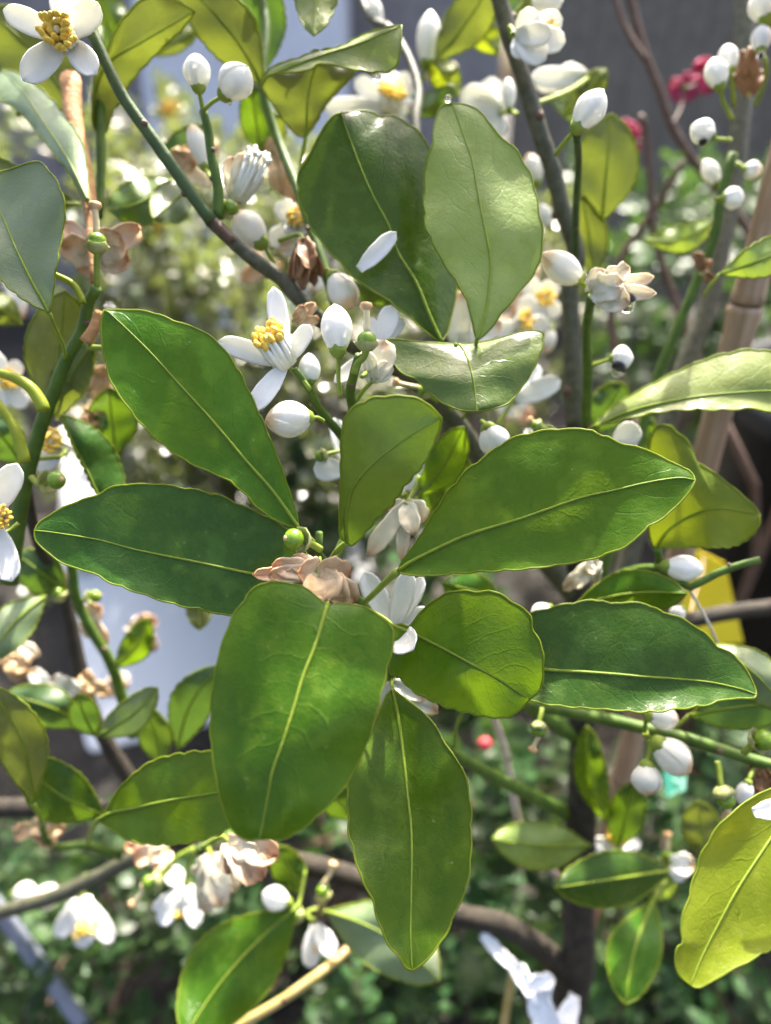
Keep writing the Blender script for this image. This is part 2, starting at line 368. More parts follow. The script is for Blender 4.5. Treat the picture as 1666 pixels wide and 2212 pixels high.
bv_ = ob_.modifiers.new('rounded', 'BEVEL'); bv_.width = .014; bv_.segments = 3
lid = mk('lid', *rb(-.004, LW+.004, DB-.012, .492+DB, hb+.001, hb+.022, .008), whm, boxo, origin=bl+Vector((0, 0, hb)), smooth=False)
mk('latch', *rb(.28, .34, DB-.026, DB-.0125, hb-.002, hb+.03, .004), whm, lid, origin=bl+Vector((0, 0, hb)), smooth=False)
# black plant pot with soil
potm = plain_mat('plastic_black', (.012, .012, .013), (.018, .018, .019), 30, .45, .15)
pc = Vector((.634, .882, 0))
pot = empty('plant_pot', pc); tag(pot, 'large black plastic plant pot behind the bamboo cane', 'pot')
mk('pot_wall', *lathe_geo(pc, (0, 0, 1), [(0, .15), (.004, .16), (.57, .19), (.57, .203), (.62, .205), (.621, .187), (.56, .181), (.50, .176)], 40), potm, pot, origin=pc)
mk('soil', *lathe_geo(pc+Vector((0, 0, .57)), (0, 0, 1), [(0, .181), (.015, .12), (.02, .002)], 24), M['bark_d'], pot, origin=pc)

# ---------------------------------------------------------------- plant builders
def grid_leaf(parent, Mp, Ap, Bp, zb, zt, za, zbb, bow, mat, rib, seed, name='leaf', teeth=1.0, rim=True, nrow=64, nc=5, lab=None):
    n = nrow; r2 = random.Random(seed)
    Ms = cat_rom([(*p, 0) for p in Mp], n)
    As = cat_rom([(*p, 0) for p in [Mp[0]]+Ap+[Mp[-1]]], n); Bs = cat_rom([(*p, 0) for p in [Mp[0]]+Bp+[Mp[-1]]], n)
    f1, f2, f3 = r2.uniform(1.5, 3), r2.uniform(0, 6), r2.uniform(0, 6)
    nt = r2.uniform(10, 13); tw_ = [r2.uniform(.35, 1.5) for _ in range(40)]
    vs_, fs, uv = [], [], []
    W = 2*nc+1
    def pos(i, s, lift=0.0, out=1.0):
        t = i/n; e = As[i] if s < 0 else Bs[i]; a = abs(s)
        p = Ms[i].lerp(e, a)
        if a > .99 and 0 < i < n:
            o_ = (e-Ms[i]); L = o_.length
            if L > 1: q_ = t*nt+f2+(.4 if s > 0 else 0); fr_ = q_ % 1.0; p = p+o_/L*(teeth*4.2*tw_[int(q_) % 20+(20 if s > 0 else 0)]*(math.sin(math.pi*fr_**1.4)**.6-.6))*min(1, 1.6*math.sin(math.pi*t))
        env = math.sin(math.pi*min(1, max(0, t)))**.5 if 0 < t < 1 else 0
        z = lerp(zb, zt, t)+bow*math.sin(math.pi*t)+(za if s < 0 else zbb)*a**1.5*env
        z += env*(.0011*math.sin(f1*6.28*t+f2)*a+.0005*math.sin(11*t+f3+3*s))*zb/.26
        return P(p[0], p[1], z-lift)
    for i in range(n+1):
        for j in range(W):
            s = (j-nc)/nc
            vs_.append(pos(i, s)); uv.append(((s+1)/2, i/n))
    for i in range(n):
        for j in range(W-1):
            a = i*W+j; fs.append((a, a+1, a+W+1, a+W))
    mi = [0]*len(fs)
    mats = [mat]
    if rim:
        ring = [vs_[i*W] for i in range(n+1)]+[vs_[i*W+W-1] for i in range(n-1, 0, -1)]
        rr = .00034*zb/.26
        tv, tf = tube_geo(ring+[ring[0]], [rr*(.4 if (q < 1) else 1) for q in range(len(ring)+1)], 5, False)
        o_ = len(vs_); vs_ += tv; uv += [(1, .5)]*len(tv); fs += [tuple(x+o_ for x in q) for q in tf]; mi += [1]*len(tf); mats = [mat, M['rim']]
    lf = mk(name, vs_, fs, mats, parent, origin=vs_[nc], uv=uv, midx=mi)
    if rib > 0:
        rp = [pos(i, 0, .00012) for i in range(n+1)]; k = zb/.26
        rad = [max(.00012, lerp(.00072, .00020, (i/n)**.8))*rib*k for i in range(n+1)]
        v, f = tube_geo(rp, rad, 6); mk('midrib', v, f, M['rib'], lf, origin=rp[0])
    if lab: lf['label'] = lab
    return lf
_sd = [100]
def leaf(k, Mp, A, B, zb, zt, za=0.0, zbb=0.0, bow=0.0, mat='leaf', rib=1.0, pet=None, petz=None, lab=None, teeth=1.0, petr=(4.5, 3.5), petm='stalk'):
    _sd[0] += 1
    lf = grid_leaf(tree, cvs(k, Mp), cvs(k, A), cvs(k, B), zb, zt, za, zbb, bow, M[mat], rib, _sd[0], lab=lab, teeth=teeth)
    if pet:
        tube_px('petiole', k, [Mp[0]]+pet, petz or (zb, zb+.01), petr, M[petm], lf, segs=7)
    return lf
def leaf2(bx, by, tx, ty, wd, z0, z1, bend=0.0, mat='leaf', rib=None, pet=None, asym=0.0, cup=.004, widest=.5, lab=None, bow=None, petm='stalk', petz=None):
    """leaf from its base, tip and width in view pixels"""
    _sd[0] += 1; r2 = random.Random(_sd[0])
    b = Vector((bx, by)); t_ = Vector((tx, ty)); d = t_-b; L = d.length; nrm = Vector((-d.y, d.x))/L
    Mp, A, B = [], [], []
    pw = math.log(.5)/math.log(widest)
    for i in range(9):
        t = i/8 if i < 7 else (.9 if i == 7 else 1.0); m_ = b+d*t+nrm*(bend*L*math.sin(math.pi*t)); Mp.append(tuple(m_))
        if 0 < i < 8:
            h = wd/2*(math.sin(math.pi*t**pw)**(1.0 if t < .5 else .62))
            A.append(tuple(m_-nrm*h*(1+asym))); B.append(tuple(m_+nrm*h*(1-asym)))
    k = z0/.3
    cs = r2.uniform(.4, 1.2)*cup*k
    far = max(z0, z1) > .47
    lf = grid_leaf(tree, Mp, A, B, z0, z1, cs*r2.uniform(.3, 1.3), cs*r2.uniform(.3, 1.3), (r2.uniform(-.006, .004)*k if bow is None else bow),
                   M[mat], (0.9 if rib is None else rib) if not far else 0, _sd[0], rim=not far, nrow=14 if far else 30, nc=3 if far else 4, lab=lab)
    if pet: tube_px('petiole', 0, [(bx, by)]+pet, petz or (z0, z0+.01), (4.5, 3.2), M[petm], lf, segs=6)
    return lf
def petal_geo(base, ctrl, tip, wdt, nrm, cup=.25, crumple=0.0, seed=0, prof=(.42, .58), n=12, nc=4):
    r2 = random.Random(seed); vs_, fs, uv = [], [], []; W = 2*nc+1
    for i in range(n+1):
        t = i/n
        p = base*(1-t)**2+ctrl*2*t*(1-t)+tip*t*t
        d = ((ctrl-base)*2*(1-t)+(tip-ctrl)*2*t).normalized()
        nn = (nrm-d*nrm.dot(d)).normalized(); sd_ = d.cross(nn)
        # spoon profile: narrow foot, widest past the middle, rounded end
        h = (prof[0]+(1-prof[0])*math.sin(math.pi/2*min(1, t/prof[1]))) if t < prof[1] else math.sqrt(max(0, 1-((t-prof[1])/(1-prof[1]))**2.4))
        h = max(h, .05)*wdt/2
        for j in range(W):
            s = (j-nc)/nc
            q = p+sd_*(s*h)+nn*(cup*h*(s*s))
            if crumple:
                v = Vector((s*1.3+seed*3.1, t*3.2, seed*.37)); q = q+(nn*mnoise.noise(v*1.5)+sd_*mnoise.noise(v*1.9+Vector((5, 2, 1))))*crumple*wdt
            vs_.append(q); uv.append(((s+1)/2, t))
    for i in range(n):
        for j in range(W-1): a = i*W+j; fs.append((a, a+1, a+W+1, a+W))
    return vs_, fs, uv
def petal(parent, base, tip, wpx, mat, curl=0.0, cup=.25, crumple=0.0, seed=0, prof=(.42, .58), name='petal'):
    """base and tip are world points, curl bulges the middle towards the camera"""
    mid = (base+tip)/2; tocam = (CAMP-mid).normalized(); L = (tip-base).length
    z = (mid-CAMP).dot(fwd)
    v, f, uv = petal_geo(base, mid+tocam*curl*L, tip, wpx*z/F, tocam, cup, crumple, seed, prof)
    o = mk(name, v, f, mat, parent, origin=base, uv=uv)
    sm = o.modifiers.new('thickness', 'SOLIDIFY'); sm.thickness = .0005*z/.27; sm.offset = 0
    return o
def ring_calyx(c, ax, r, h, teeth=5, flare=1.15):
    ax = Vector(ax).normalized()
    def lob(i, an, hh, rr):
        if i >= 3: return hh*(1+.0)+(.28*h*max(0, math.cos(teeth*an)) if i >= 3 else 0), rr*(1+.07*math.cos(teeth*an))
        return hh, rr
    v, f = lathe_geo(c, ax, [(-.02*h, r*.22), (.12*h, r*.62), (.5*h, r*.95), (.95*h, r*flare), (.90*h, r*flare*.86), (.45*h, r*.8), (.2*h, r*.3)], 20, lob)
    return v, f
def bud(k, b, t, wpx, z, dz=0.0, ped=None, pedz=None, mat='petal', calyx=True, lab=None, seed=None, fat=.56, pedr=(4.5, 5)):
    _sd[0] += 1; sd_ = seed or _sd[0]; r2 = random.Random(sd_)
    b, t = cv(k, b), cv(k, t); B0 = P(*b, z); T0 = P(*t, z+dz); ax = T0-B0; L = ax.length; Rr = wpx*z/F/2
    Mx = ax.normalized().to_track_quat('Z', 'Y').to_matrix(); vs_, fs, uv = [], [], []
    pw = math.log(.5)/math.log(fat); a0 = r2.uniform(0, 6); n, m = 14, 10
    for q in range(5):
        o_ = len(vs_); len_ = L*(1-.05*((q*2) % 5)/5)
        for i in range(n+1):
            s = i/n; rr = Rr*max(.06 if 0 < i else .30, math.sin(math.pi*(.06+.94*s)**pw)**.62) if s < 1 else Rr*.05
            for j in range(m+1):
                u = j/m*2-1; an = a0+q*2*math.pi/5+u*math.pi/5*1.34
                x = rr*(1+.085*u-.045*u*u)
                vs_.append(B0+Mx @ Vector((x*math.cos(an), x*math.sin(an), len_*s))); uv.append(((u+1)/2, s))
        for i in range(n):
            for j in range(m): a = o_+i*(m+1)+j; fs.append((a, a+1, a+m+2, a+m+1))
    o = mk('flower_bud', vs_, fs, M[mat], tree, origin=B0, uv=uv)
    if lab: o['label'] = lab
    if calyx:
        v, f = ring_calyx(B0-ax.normalized()*Rr*.22, ax, Rr*.52, Rr*.62); mk('calyx', v, f, M['stalk'], o, origin=B0)
    if ped: tube_px('pedicel', 0, [b]+cvs(k, ped), pedz or (z, z+.004), pedr, M['stalk'], o, segs=7)
    return o
def stamens(parent, base, top, spread, nst=16, seed=1, ln=.0024, mats=('anther_c', 'anther')):
    r2 = random.Random(seed); ax = (top-base); L = ax.length; Mx = ax.normalized().to_track_quat('Z', 'Y').to_matrix()
    V_, F_, MI = [], [], []; k = spread/.0040
    def add(v, f, mi):
        o_ = len(V_); V_.extend(v); F_.extend(tuple(x+o_ for x in q) for q in f); MI.extend([mi]*len(f))
    # the filaments stand side by side in a tube, each ends in a thick anther
    for ring, cnt, f0, f1 in ((0, nst, .62, 1.0), (1, nst*2//3, .40, .55)):
        for i in range(cnt):
            an = 2*math.pi*i/cnt+r2.uniform(-.2, .2)+ring*.3; rr = spread*f1*r2.uniform(.8, 1.15); h = L*r2.uniform(.80, 1.06)*(1-.06*ring)
            e = Vector((math.cos(an), math.sin(an), 0))
            p0 = base+Mx @ (e*spread*f0); p1 = base+Mx @ (e*rr+Vector((0, 0, h)))
            add(*tube_geo([p0, p0.lerp(p1, .5)+Mx @ e*spread*.08, p1], [.0011*k, .0009*k, .0005*k], 5), 0)
            d = (p1-p0).normalized()+Vector((r2.uniform(-.6, .6), r2.uniform(-.6, .6), r2.uniform(-.6, .6)))
            add(*ball_geo(p1+d.normalized()*ln*.25, .00105*k, .00088*k, ln*.62*k, d, 7, 5), 1)
    o = mk('stamens', V_, F_, [M[mats[0]], M[mats[1]]], parent, origin=base, midx=MI)
    pv, pf = tube_geo([base, base.lerp(top, .5), top-ax*.08], [.0007, .0006, .0006], 7)
    sv, sf = ball_geo(top-ax*.05, .0015, .0015, .0012, ax, 10, 6)
    V2, F2 = join_geo([(pv, pf), (sv, sf)])
    mk('pistil', V2, F2, M['style'], parent, origin=base)
    return o
def flower(k, c, z, petals, st=None, stz=-.006, mat='petal', spread=.0036, nst=16, lab=None, ped=None, pedz=None, cz=.0, rc=8):
    """petals: (tip x, tip y, dz tip, width px, curl); st: pixel of the stamen head"""
    _sd[0] += 1
    c = cv(k, c); C = P(*c, z); tc = (P(*cv(k, st), z+stz)-C) if st else (CAMP-C)
    v, f = ring_calyx(C-tc.normalized()*.0022*z/.27, tc, rc*z/F, rc*.8*z/F)
    o = mk('flower', v, f, M['stalk'], tree, origin=C)
    if lab: o['label'] = lab
    for q, (x, y, dz, wd, curl) in enumerate(petals):
        tp = P(*cv(k, (x, y)), z+dz)
        petal(o, C+(tp-C).normalized()*.0012, tp, wd, M[mat], curl, seed=_sd[0]*7+q, crumple=.035 if mat == 'petal' else .12)
    if st: stamens(o, C, P(*cv(k, st), z+stz), spread*z/.27, nst, _sd[0])
    if ped: tube_px('pedicel', 0, [c]+cvs(k, ped), pedz or (z, z+.006), (5, 5), M['stalk'], o, segs=7)
    return o
def withered(k, c, z, petals, mat='tan', crumple=.3, st=None, stm='brown', ped=None, lab=None, rc=7, stz=0.0, spread=.0022):
    _sd[0] += 1
    c = cv(k, c); C = P(*c, z); first = P(*cv(k, petals[0][:2]), z)
    v, f = ring_calyx(C-(first-C).normalized()*.001, first-C, rc*z/F, rc*z/F)
    o = mk('withered_flower', v, f, M['calyx'], tree, origin=C)
    if lab: o['label'] = lab
    for q, (x, y, dz, wd, curl) in enumerate(petals):
        petal(o, C+Vector((0, 0, 0)), P(*cv(k, (x, y)), z+dz), wd, M[mat], curl, .6, crumple, _sd[0]*5+q, (.5, .5))
    if st: stamens(o, C, P(*cv(k, st), z+stz), spread*z/.27, 14, _sd[0], .0026, (stm, stm))
    if ped: tube_px('pedicel', 0, [c]+cvs(k, ped), (z, z+.006), (5, 5), M['stalk'], o, segs=7)
    return o
def fruitlet(k, cal, ov, stg, rpx, z, ped=None, dz=0.0, dzs=None, lab=None, stal=.4):
    _sd[0] += 1
    a, b = P(*cv(k, cal), z), P(*cv(k, ov), z+dz); ax = (b-a).normalized(); r = rpx*z/F
    v, f = ring_calyx(a-ax*r*.35, ax, r*1.0, r*.85, 5, 1.3); o = mk('fruitlet', v, f, M['calyx'], tree, origin=a)
    v, f = ball_geo(b, r, r, r*.9, ax, 18, 12); mk('ovary', v, f, M['ovary'], o, origin=b)
    if stg:
        s = P(*cv(k, stg), z+(dz*2 if dzs is None else dzs)); d = (s-b)
        v, f = tube_geo(cat_rom([b+ax*r*.8, b.lerp(s, .6)+Vector((.0004, 0, .0003)), s], 6), [r*.36, r*.33, r*.32, r*.31, r*.31, r*.34, r*.42], 9); mk('style', v, f, M['style'], o, origin=b)
        v, f = lathe_geo(s-d.normalized()*r*.3, d, [(0, r*.32), (r*.25, r*.55), (r*.55, r*.70), (r*.85, r*.58), (r*.95, r*.25), (r*.9, .00002)], 12, lambda i, an, h, rr: (h, rr*(1+.1*math.cos(3*an+i)))); mk('stigma', v, f, M['stigma'], o, origin=s)
    else:
        v, f = ball_geo(b+ax*r*.88, r*.28, r*.28, r*.14, ax, 8, 5); mk('style_scar', v, f, M['stigma'], o, origin=b)
    if ped: tube_px('pedicel', 0, [cv(k, cal)]+cvs(k, ped), (z, z+.004), (rpx*.36, rpx*.34), M['stalk'], o, segs=8)
    if lab: o['label'] = lab
    return o
# ---------------------------------------------------------------- the lemon tree
base_g = ground_at(1235, 2420)
troot = P(1238, 2130, .47); tree = empty('lemon_tree', (troot.x, troot.y+.02, 0))
tag(tree, 'flowering lemon tree with glossy leaves, white buds and browning blossoms', 'tree')
def stem(k, pts, z, r, mat='stem', name='branch', bump=.10, segs=9, nodes_=0, seed=3):
    o = tube_px(name, k, pts, z, r, M[mat], tree, segs=segs, bump=bump)
    if nodes_:
        r2 = random.Random(seed); vv = [v.co.copy() for v in o.data.vertices]; nr = len(vv)//segs
        for q in range(nodes_):
            i = int(nr*(q+.5)/nodes_); c = sum((vv[i*segs+j] for j in range(segs)), Vector())/segs; s_ = vv[i*segs+r2.randrange(segs)]
            d = (s_-c); v, f = ball_geo(WORG[o.name]+c+d*.85, d.length*.62, d.length*.62, d.length*.55, d, 7, 5)
            mk('node', v, f, M['bark_r'], o, origin=WORG[o.name]+c)
    return o
# trunk: from the ground up behind the big right leaf into the dark upright stem
b0 = tree.location
tp = [Vector((b0.x, b0.y, -.01)), Vector((b0.x+.004, b0.y, .12)), Vector((b0.x-.002, b0.y-.004, .28)), P(1240, 2130, .47), P(1252, 1900, .46), P(1258, 1600, .44), P(1252, 1250, .42), P(1241, 920, .40)]
c_ = cat_rom(tp, 34); v, f = tube_geo(c_, [lerp(.017, .0062, (i/34)**.75) for i in range(35)], 14, True, .16); mk('trunk', v, f, M['bark_d'], tree, origin=tree.location)
stem(0, [(1241, 925), (1239, 821), (1235, 715), (1232, 616), (1246, 549), (1218, 460), (1196, 372), (1172, 301), (1140, 198), (1111, 106), (1080, 0), (1065, -60)], (.40, .345), (20, 18), 'bark_g', nodes_=5)
stem(6, [(540, 1130), (540, 1080), (545, 800), (545, 480), (570, 290)], (.385, .30), (12, 10), 'stem', nodes_=2)
stem(0, [(1244, 560), (1244, 460), (1250, 354), (1246, 290)], (.38, .30), (8.5, 8), 'stem_b', nodes_=2)
stem(1, [(520, 130), (570, 220), (740, 570), (900, 800), (1050, 1010), (1190, 1210), (1290, 1350)], (.285, .30), (12, 15), 'stem_b', nodes_=3)
stem(0, [(440, 455), (457, 478), (514, 531), (567, 574), (609, 602), (655, 655), (750, 740), (850, 793), (945, 864), (1000, 930), (1040, 995), (1110, 1120), (1245, 1290)], [.30, .302, .305, .31, .315, .32, .335, .345, .35, .36, .37, .39, .425], (15, 25), 'bark_g', nodes_=4)
stem(0, [(417, 421), (440, 450), (475, 492), (505, 521)], (.297, .302), (9, 9), 'bark_r')
stem(0, [(209, 622), (191, 655), (177, 715), (142, 779), (117, 846), (92, 910), (71, 981), (57, 1034), (40, 1120), (20, 1260)], (.292, .33), (12, 19), 'stem', nodes_=4)
stem(0, [(1610, -40), (1603, 200), (1590, 350), (1575, 450), (1547, 573), (1529, 662), (1494, 750), (1448, 892), (1400, 1060), (1330, 1300), (1264, 1500)], (.44, .45), (22, 22), 'bark_g')
stem(0, [(1585, 330), (1558, 425), (1547, 496), (1525, 560), (1487, 655), (1455, 733), (1430, 793), (1395, 900), (1370, 1010), (1300, 1250)], (.375, .42), (10, 12), 'stem', nodes_=3)
stem(0, [(1240, 1330), (1330, 1250), (1420, 1228), (1483, 1269), (1536, 1244), (1590, 1223), (1643, 1209)], [.42, .37, .335, .32, .318, .315, .312], (13, 8), 'stem', nodes_=5)
stem(0, [(1422, 1228), (1424, 1200), (1418, 1185)], (.335, .33), (9, 8), 'stem')
stem(0, [(1255, 1420), (1480, 1342), (1666, 1311), (1760, 1300)], (.44, .47), (18, 17), 'bark_d')
stem(0, [(1256, 1600), (1140, 1524), (1180, 1528), (1300, 1552), (1420, 1580), (1500, 1600), (1620, 1640), (1700, 1660)], [.44, .41, .385, .36, .345, .34, .335, .33], (16, 12), 'stem', nodes_=3)
stem(0, [(150, 1200), (156, 1233), (166, 1297), (198, 1364), (230, 1414), (248, 1456), (262, 1502), (290, 1590)], (.38, .42), (10, 13), 'stem', nodes_=3)
stem(0, [(130, 1240), (149, 1332), (184, 1492), (227, 1598), (269, 1665), (330, 1760)], (.42, .46), (15, 18), 'bark_d')
stem(0, [(-60, 1740), (0, 1745), (120, 1742), (215, 1750), (420, 1820), (660, 1867), (768, 1895), (890, 1940), (995, 1977), (1090, 1998), (1160, 2040), (1235, 2100)], [.46, .455, .45, .45, .45, .45, .45, .45, .45, .455, .46, .468], (21, 25), 'bark_d')
stem(0, [(-40, 1985), (0, 1970), (106, 1941), (212, 1895), (301, 1850), (420, 1822)], (.50, .452), (15, 18), 'bark_g')
stem(0, [(500, 2225), (538, 2203), (609, 2161), (680, 2111), (729, 2072), (800, 2010), (900, 1945)], [.40, .40, .405, .41, .42, .435, .452], (12, 9), 'twig_y', nodes_=6)
stem(0, [(637, 797), (672, 846), (687, 878), (715, 913), (736, 938), (775, 990)], (.274, .30), (7, 11), 'stem', nodes_=2)
stem(0, [(775, 768), (765, 807), (757, 846), (762, 885), (770, 980), (775, 992)], (.265, .30), (9.5, 12), 'stem', nodes_=2)
stem(0, [(690, 1150), (690, 1201), (711, 1226), (740, 1265), (790, 1310), (840, 1400), (848, 1480), (900, 1550), (1000, 1640), (1230, 1760)], [.26, .264, .268, .275, .285, .295, .305, .33, .37, .453], (8, 16), 'stem', nodes_=3)
stem(0, [(775, 990), (770, 1060), (745, 1160), (712, 1224)], (.30, .27), (9, 10), 'stem')
stem(0, [(439, 238), (450, 283), (457, 336), (471, 407), (471, 470)], (.298, .303), (9, 12), 'stem', nodes_=4)
stem(0, [(1041, 908), (1060, 925), (1110, 960), (1140, 1000)], (.305, .345), (5, 8), 'stem')
stem(0, [(60, 1000), (58, 1060), (85, 1180), (130, 1250)], (.325, .40), (11, 13), 'bark_d')
stem(0, [(90, 1770), (95, 1800), (120, 1830), (190, 1825), (260, 1850)], (.40, .45), (7, 10), 'stem')
stem(0, [(690, 1985), (700, 1930), (705, 1890)], (.43, .45), (8, 8), 'bark_r', nodes_=3)
stem(0, [(425, 1835), (470, 1815), (520, 1800), (600, 1870)], (.40, .45), (7, 9), 'stem')
stem(0, [(1320, 1850), (1322, 1800), (1315, 1770), (1290, 1740)], (.46, .455), (7, 8), 'stem')
stem(0, [(152, 170), (160, 260), (182, 360), (195, 440), (200, 520), (206, 610)], (.34, .30), (22, 11), 'dry', nodes_=3)
stem(0, [(214, 60), (216, 200), (218, 372), (212, 470)], (.35, .34), (10, 10), 'stem')
stem(0, [(560, -40), (575, 60), (566, 184), (600, 300), (640, 400), (680, 520), (740, 700)], [.37, .365, .36, .36, .35, .34, .335], (9, 12), 'stem', nodes_=2)
stem(0, [(770, -30), (800, 40), (840, 60), (880, 120), (905, 200), (900, 300), (960, 640)], (.43, .37), (8, 12), 'bark_g')

stem(0, [(1050, 1500), (1069, 1555), (1090, 1616), (1101, 1668), (1130, 1800), (1210, 1900)], (.40, .46), (9, 8), 'twig_p', nodes_=4)
# --- the leaves of the front rosette, traced
leaf(0, [(645, 1140), (590, 1062), (531, 995), (460, 910), (389, 832), (318, 754), (241, 680), (225, 670)],
     [(640, 1110), (618, 1040), (590, 963), (559, 892), (531, 832), (492, 765), (443, 719), (368, 690), (319, 673), (269, 669)],
     [(620, 1135), (567, 1105), (514, 1052), (478, 1030), (407, 998), (347, 956), (301, 910), (255, 850), (234, 807), (220, 736), (219, 690)],
     .266, .256, .004, -.003, -.004, 'leaf', pet=[(668, 1160), (690, 1180)], lab='long upright leaf with a pale midrib and pale glossy patches')
leaf(0, [(690, 1258), (549, 1240), (425, 1214), (354, 1200), (283, 1185), (212, 1166), (113, 1150), (75, 1146)],
     [(665, 1200), (640, 1158), (600, 1130), (540, 1100), (470, 1070), (400, 1055), (330, 1046), (250, 1050), (205, 1072), (160, 1086), (112, 1110), (84, 1130)],
     [(650, 1290), (600, 1312), (499, 1329), (443, 1318), (372, 1304), (308, 1283), (248, 1262), (198, 1237), (159, 1226), (127, 1212), (92, 1184), (75, 1164)],
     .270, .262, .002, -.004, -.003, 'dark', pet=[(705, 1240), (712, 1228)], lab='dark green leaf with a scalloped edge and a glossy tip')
leaf(0, [(707, 1308), (680, 1396), (655, 1460), (634, 1531), (609, 1609), (588, 1669), (580, 1711), (566, 1785), (560, 1813)],
     [(690, 1294), (658, 1269), (627, 1260), (573, 1258), (538, 1283), (505, 1330), (480, 1390), (462, 1470), (455, 1550), (460, 1640), (475, 1720), (490, 1770), (510, 1802), (535, 1815)],
     [(736, 1304), (786, 1311), (821, 1332), (846, 1357), (850, 1385), (835, 1450), (815, 1530), (790, 1610), (750, 1690), (700, 1750), (650, 1792), (615, 1812)],
     .236, .214, .006, .006, -.006, 'leaf', rib=1.15, pet=[(712, 1290), (722, 1262), (716, 1236)], petz=(.236, .268), lab='broad leaf bending forward below the crumpled spent flowers')
leaf(0, [(848, 1487), (860, 1545), (874, 1651), (880, 1711), (889, 1800), (889, 1906), (887, 2012), (890, 2083), (892, 2097)],
     [(835, 1502), (818, 1538), (800, 1580), (779, 1637), (762, 1665), (751, 1693), (752, 1729), (754, 1793), (765, 1842), (782, 1899), (804, 1941), (818, 1991), (839, 2040), (864, 2069), (876, 2090)],
     [(867, 1502), (896, 1524), (928, 1552), (956, 1595), (981, 1637), (997, 1655), (1009, 1693), (1016, 1743), (1018, 1814), (1016, 1863), (1005, 1924), (984, 1970), (963, 2019), (938, 2055), (913, 2083)],
     .292, .246, -.005, -.005, -.004, 'leaf', pet=[(846, 1476), (848, 1462)], lab='long leaf hanging tip down with a channelled midrib')
leaf(0, [(850, 1352), (892, 1368), (963, 1404), (1034, 1443), (1090, 1475), (1126, 1499), (1146, 1509)],
     [(868, 1348), (885, 1352), (913, 1318), (956, 1286), (995, 1276), (1034, 1279), (1069, 1278), (1101, 1297), (1143, 1325), (1150, 1357), (1170, 1396), (1174, 1440), (1168, 1488)],
     [(846, 1400), (843, 1453), (867, 1467), (892, 1492), (928, 1510), (963, 1527), (998, 1536), (1034, 1545), (1069, 1550), (1098, 1549), (1121, 1536)],
     .278, .262, -.003, .004, -.005, 'leaf', pet=[(830, 1335), (800, 1318)], petz=(.278, .285), lab='rounded leaf with a notched tip beside the white petals')
leaf(0, [(860, 1234), (892, 1212), (981, 1168), (1034, 1148), (1126, 1120), (1253, 1076), (1324, 1060), (1395, 1043), (1466, 1032), (1502, 1037)],
     [(870, 1210), (900, 1170), (930, 1120), (970, 1060), (1010, 1015), (1050, 985), (1100, 950), (1150, 935), (1200, 928), (1274, 928), (1296, 942), (1320, 945), (1345, 961), (1381, 966), (1416, 981), (1451, 998), (1473, 1009), (1494, 1020)],
     [(871, 1240), (928, 1244), (998, 1237), (1122, 1230), (1218, 1219), (1288, 1205), (1324, 1191), (1359, 1177), (1384, 1152), (1412, 1131), (1448, 1106), (1490, 1062)],
     .272, .252, .004, -.006, -.005, 'leaf', rib=1.1, pet=[(835, 1255), (800, 1290), (782, 1305)], petz=(.272, .284), petr=(9, 6), lab='largest leaf, spreading sideways, with a glint on its lower half')
leaf(0, [(1120, 1430), (1175, 1446), (1253, 1451), (1324, 1456), (1395, 1462), (1466, 1467), (1536, 1474), (1600, 1488), (1634, 1500)],
     [(1125, 1370), (1143, 1329), (1182, 1315), (1246, 1301), (1303, 1297), (1317, 1306), (1359, 1301), (1395, 1306), (1420, 1315), (1434, 1325), (1466, 1331), (1490, 1347), (1519, 1364), (1547, 1393), (1582, 1414), (1607, 1439), (1630, 1482)],
     [(1125, 1490), (1147, 1513), (1218, 1526), (1288, 1531), (1395, 1538), (1448, 1533), (1519, 1524), (1572, 1510), (1628, 1508)],
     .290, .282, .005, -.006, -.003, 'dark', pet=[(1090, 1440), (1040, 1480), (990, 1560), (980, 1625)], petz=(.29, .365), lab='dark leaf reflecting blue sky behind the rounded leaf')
leaf(0, [(750, 1172), (748, 1110), (768, 1045), (821, 988), (892, 938), (954, 902)],
     [(736, 1160), (733, 1110), (736, 1034), (738, 945), (747, 899), (772, 874), (807, 860), (857, 855), (892, 858), (925, 873)],
     [(762, 1178), (786, 1155), (821, 1113), (850, 1087), (874, 1051), (910, 1009), (928, 981), (949, 928)],
     .262, .240, -.004, .004, -.006, 'lime', pet=[(736, 1183), (722, 1198), (712, 1222)], petr=(7, 6), lab='small light green leaf standing upright in the middle')
leaf(0, [(954, 738), (928, 680), (899, 609), (860, 545), (839, 485), (807, 425), (779, 361), (750, 283), (737, 243)],
     [(938, 731), (910, 708), (874, 676), (821, 637), (768, 602), (715, 545), (680, 503), (662, 471), (651, 443), (642, 397), (655, 354), (673, 326), (694, 283), (719, 251)],
     [(968, 715), (980, 660), (990, 590), (985, 520), (972, 440), (955, 370), (924, 312), (913, 297), (896, 276), (864, 257), (843, 250), (821, 251), (807, 243), (779, 239), (752, 243)],
     .300, .300, -.004, .016, .002, 'dark', rib=1.0, pet=[(958, 760), (970, 850), (975, 900)], petz=(.30, .355), lab='large dark oval leaf with a fallen white petal lying on it')
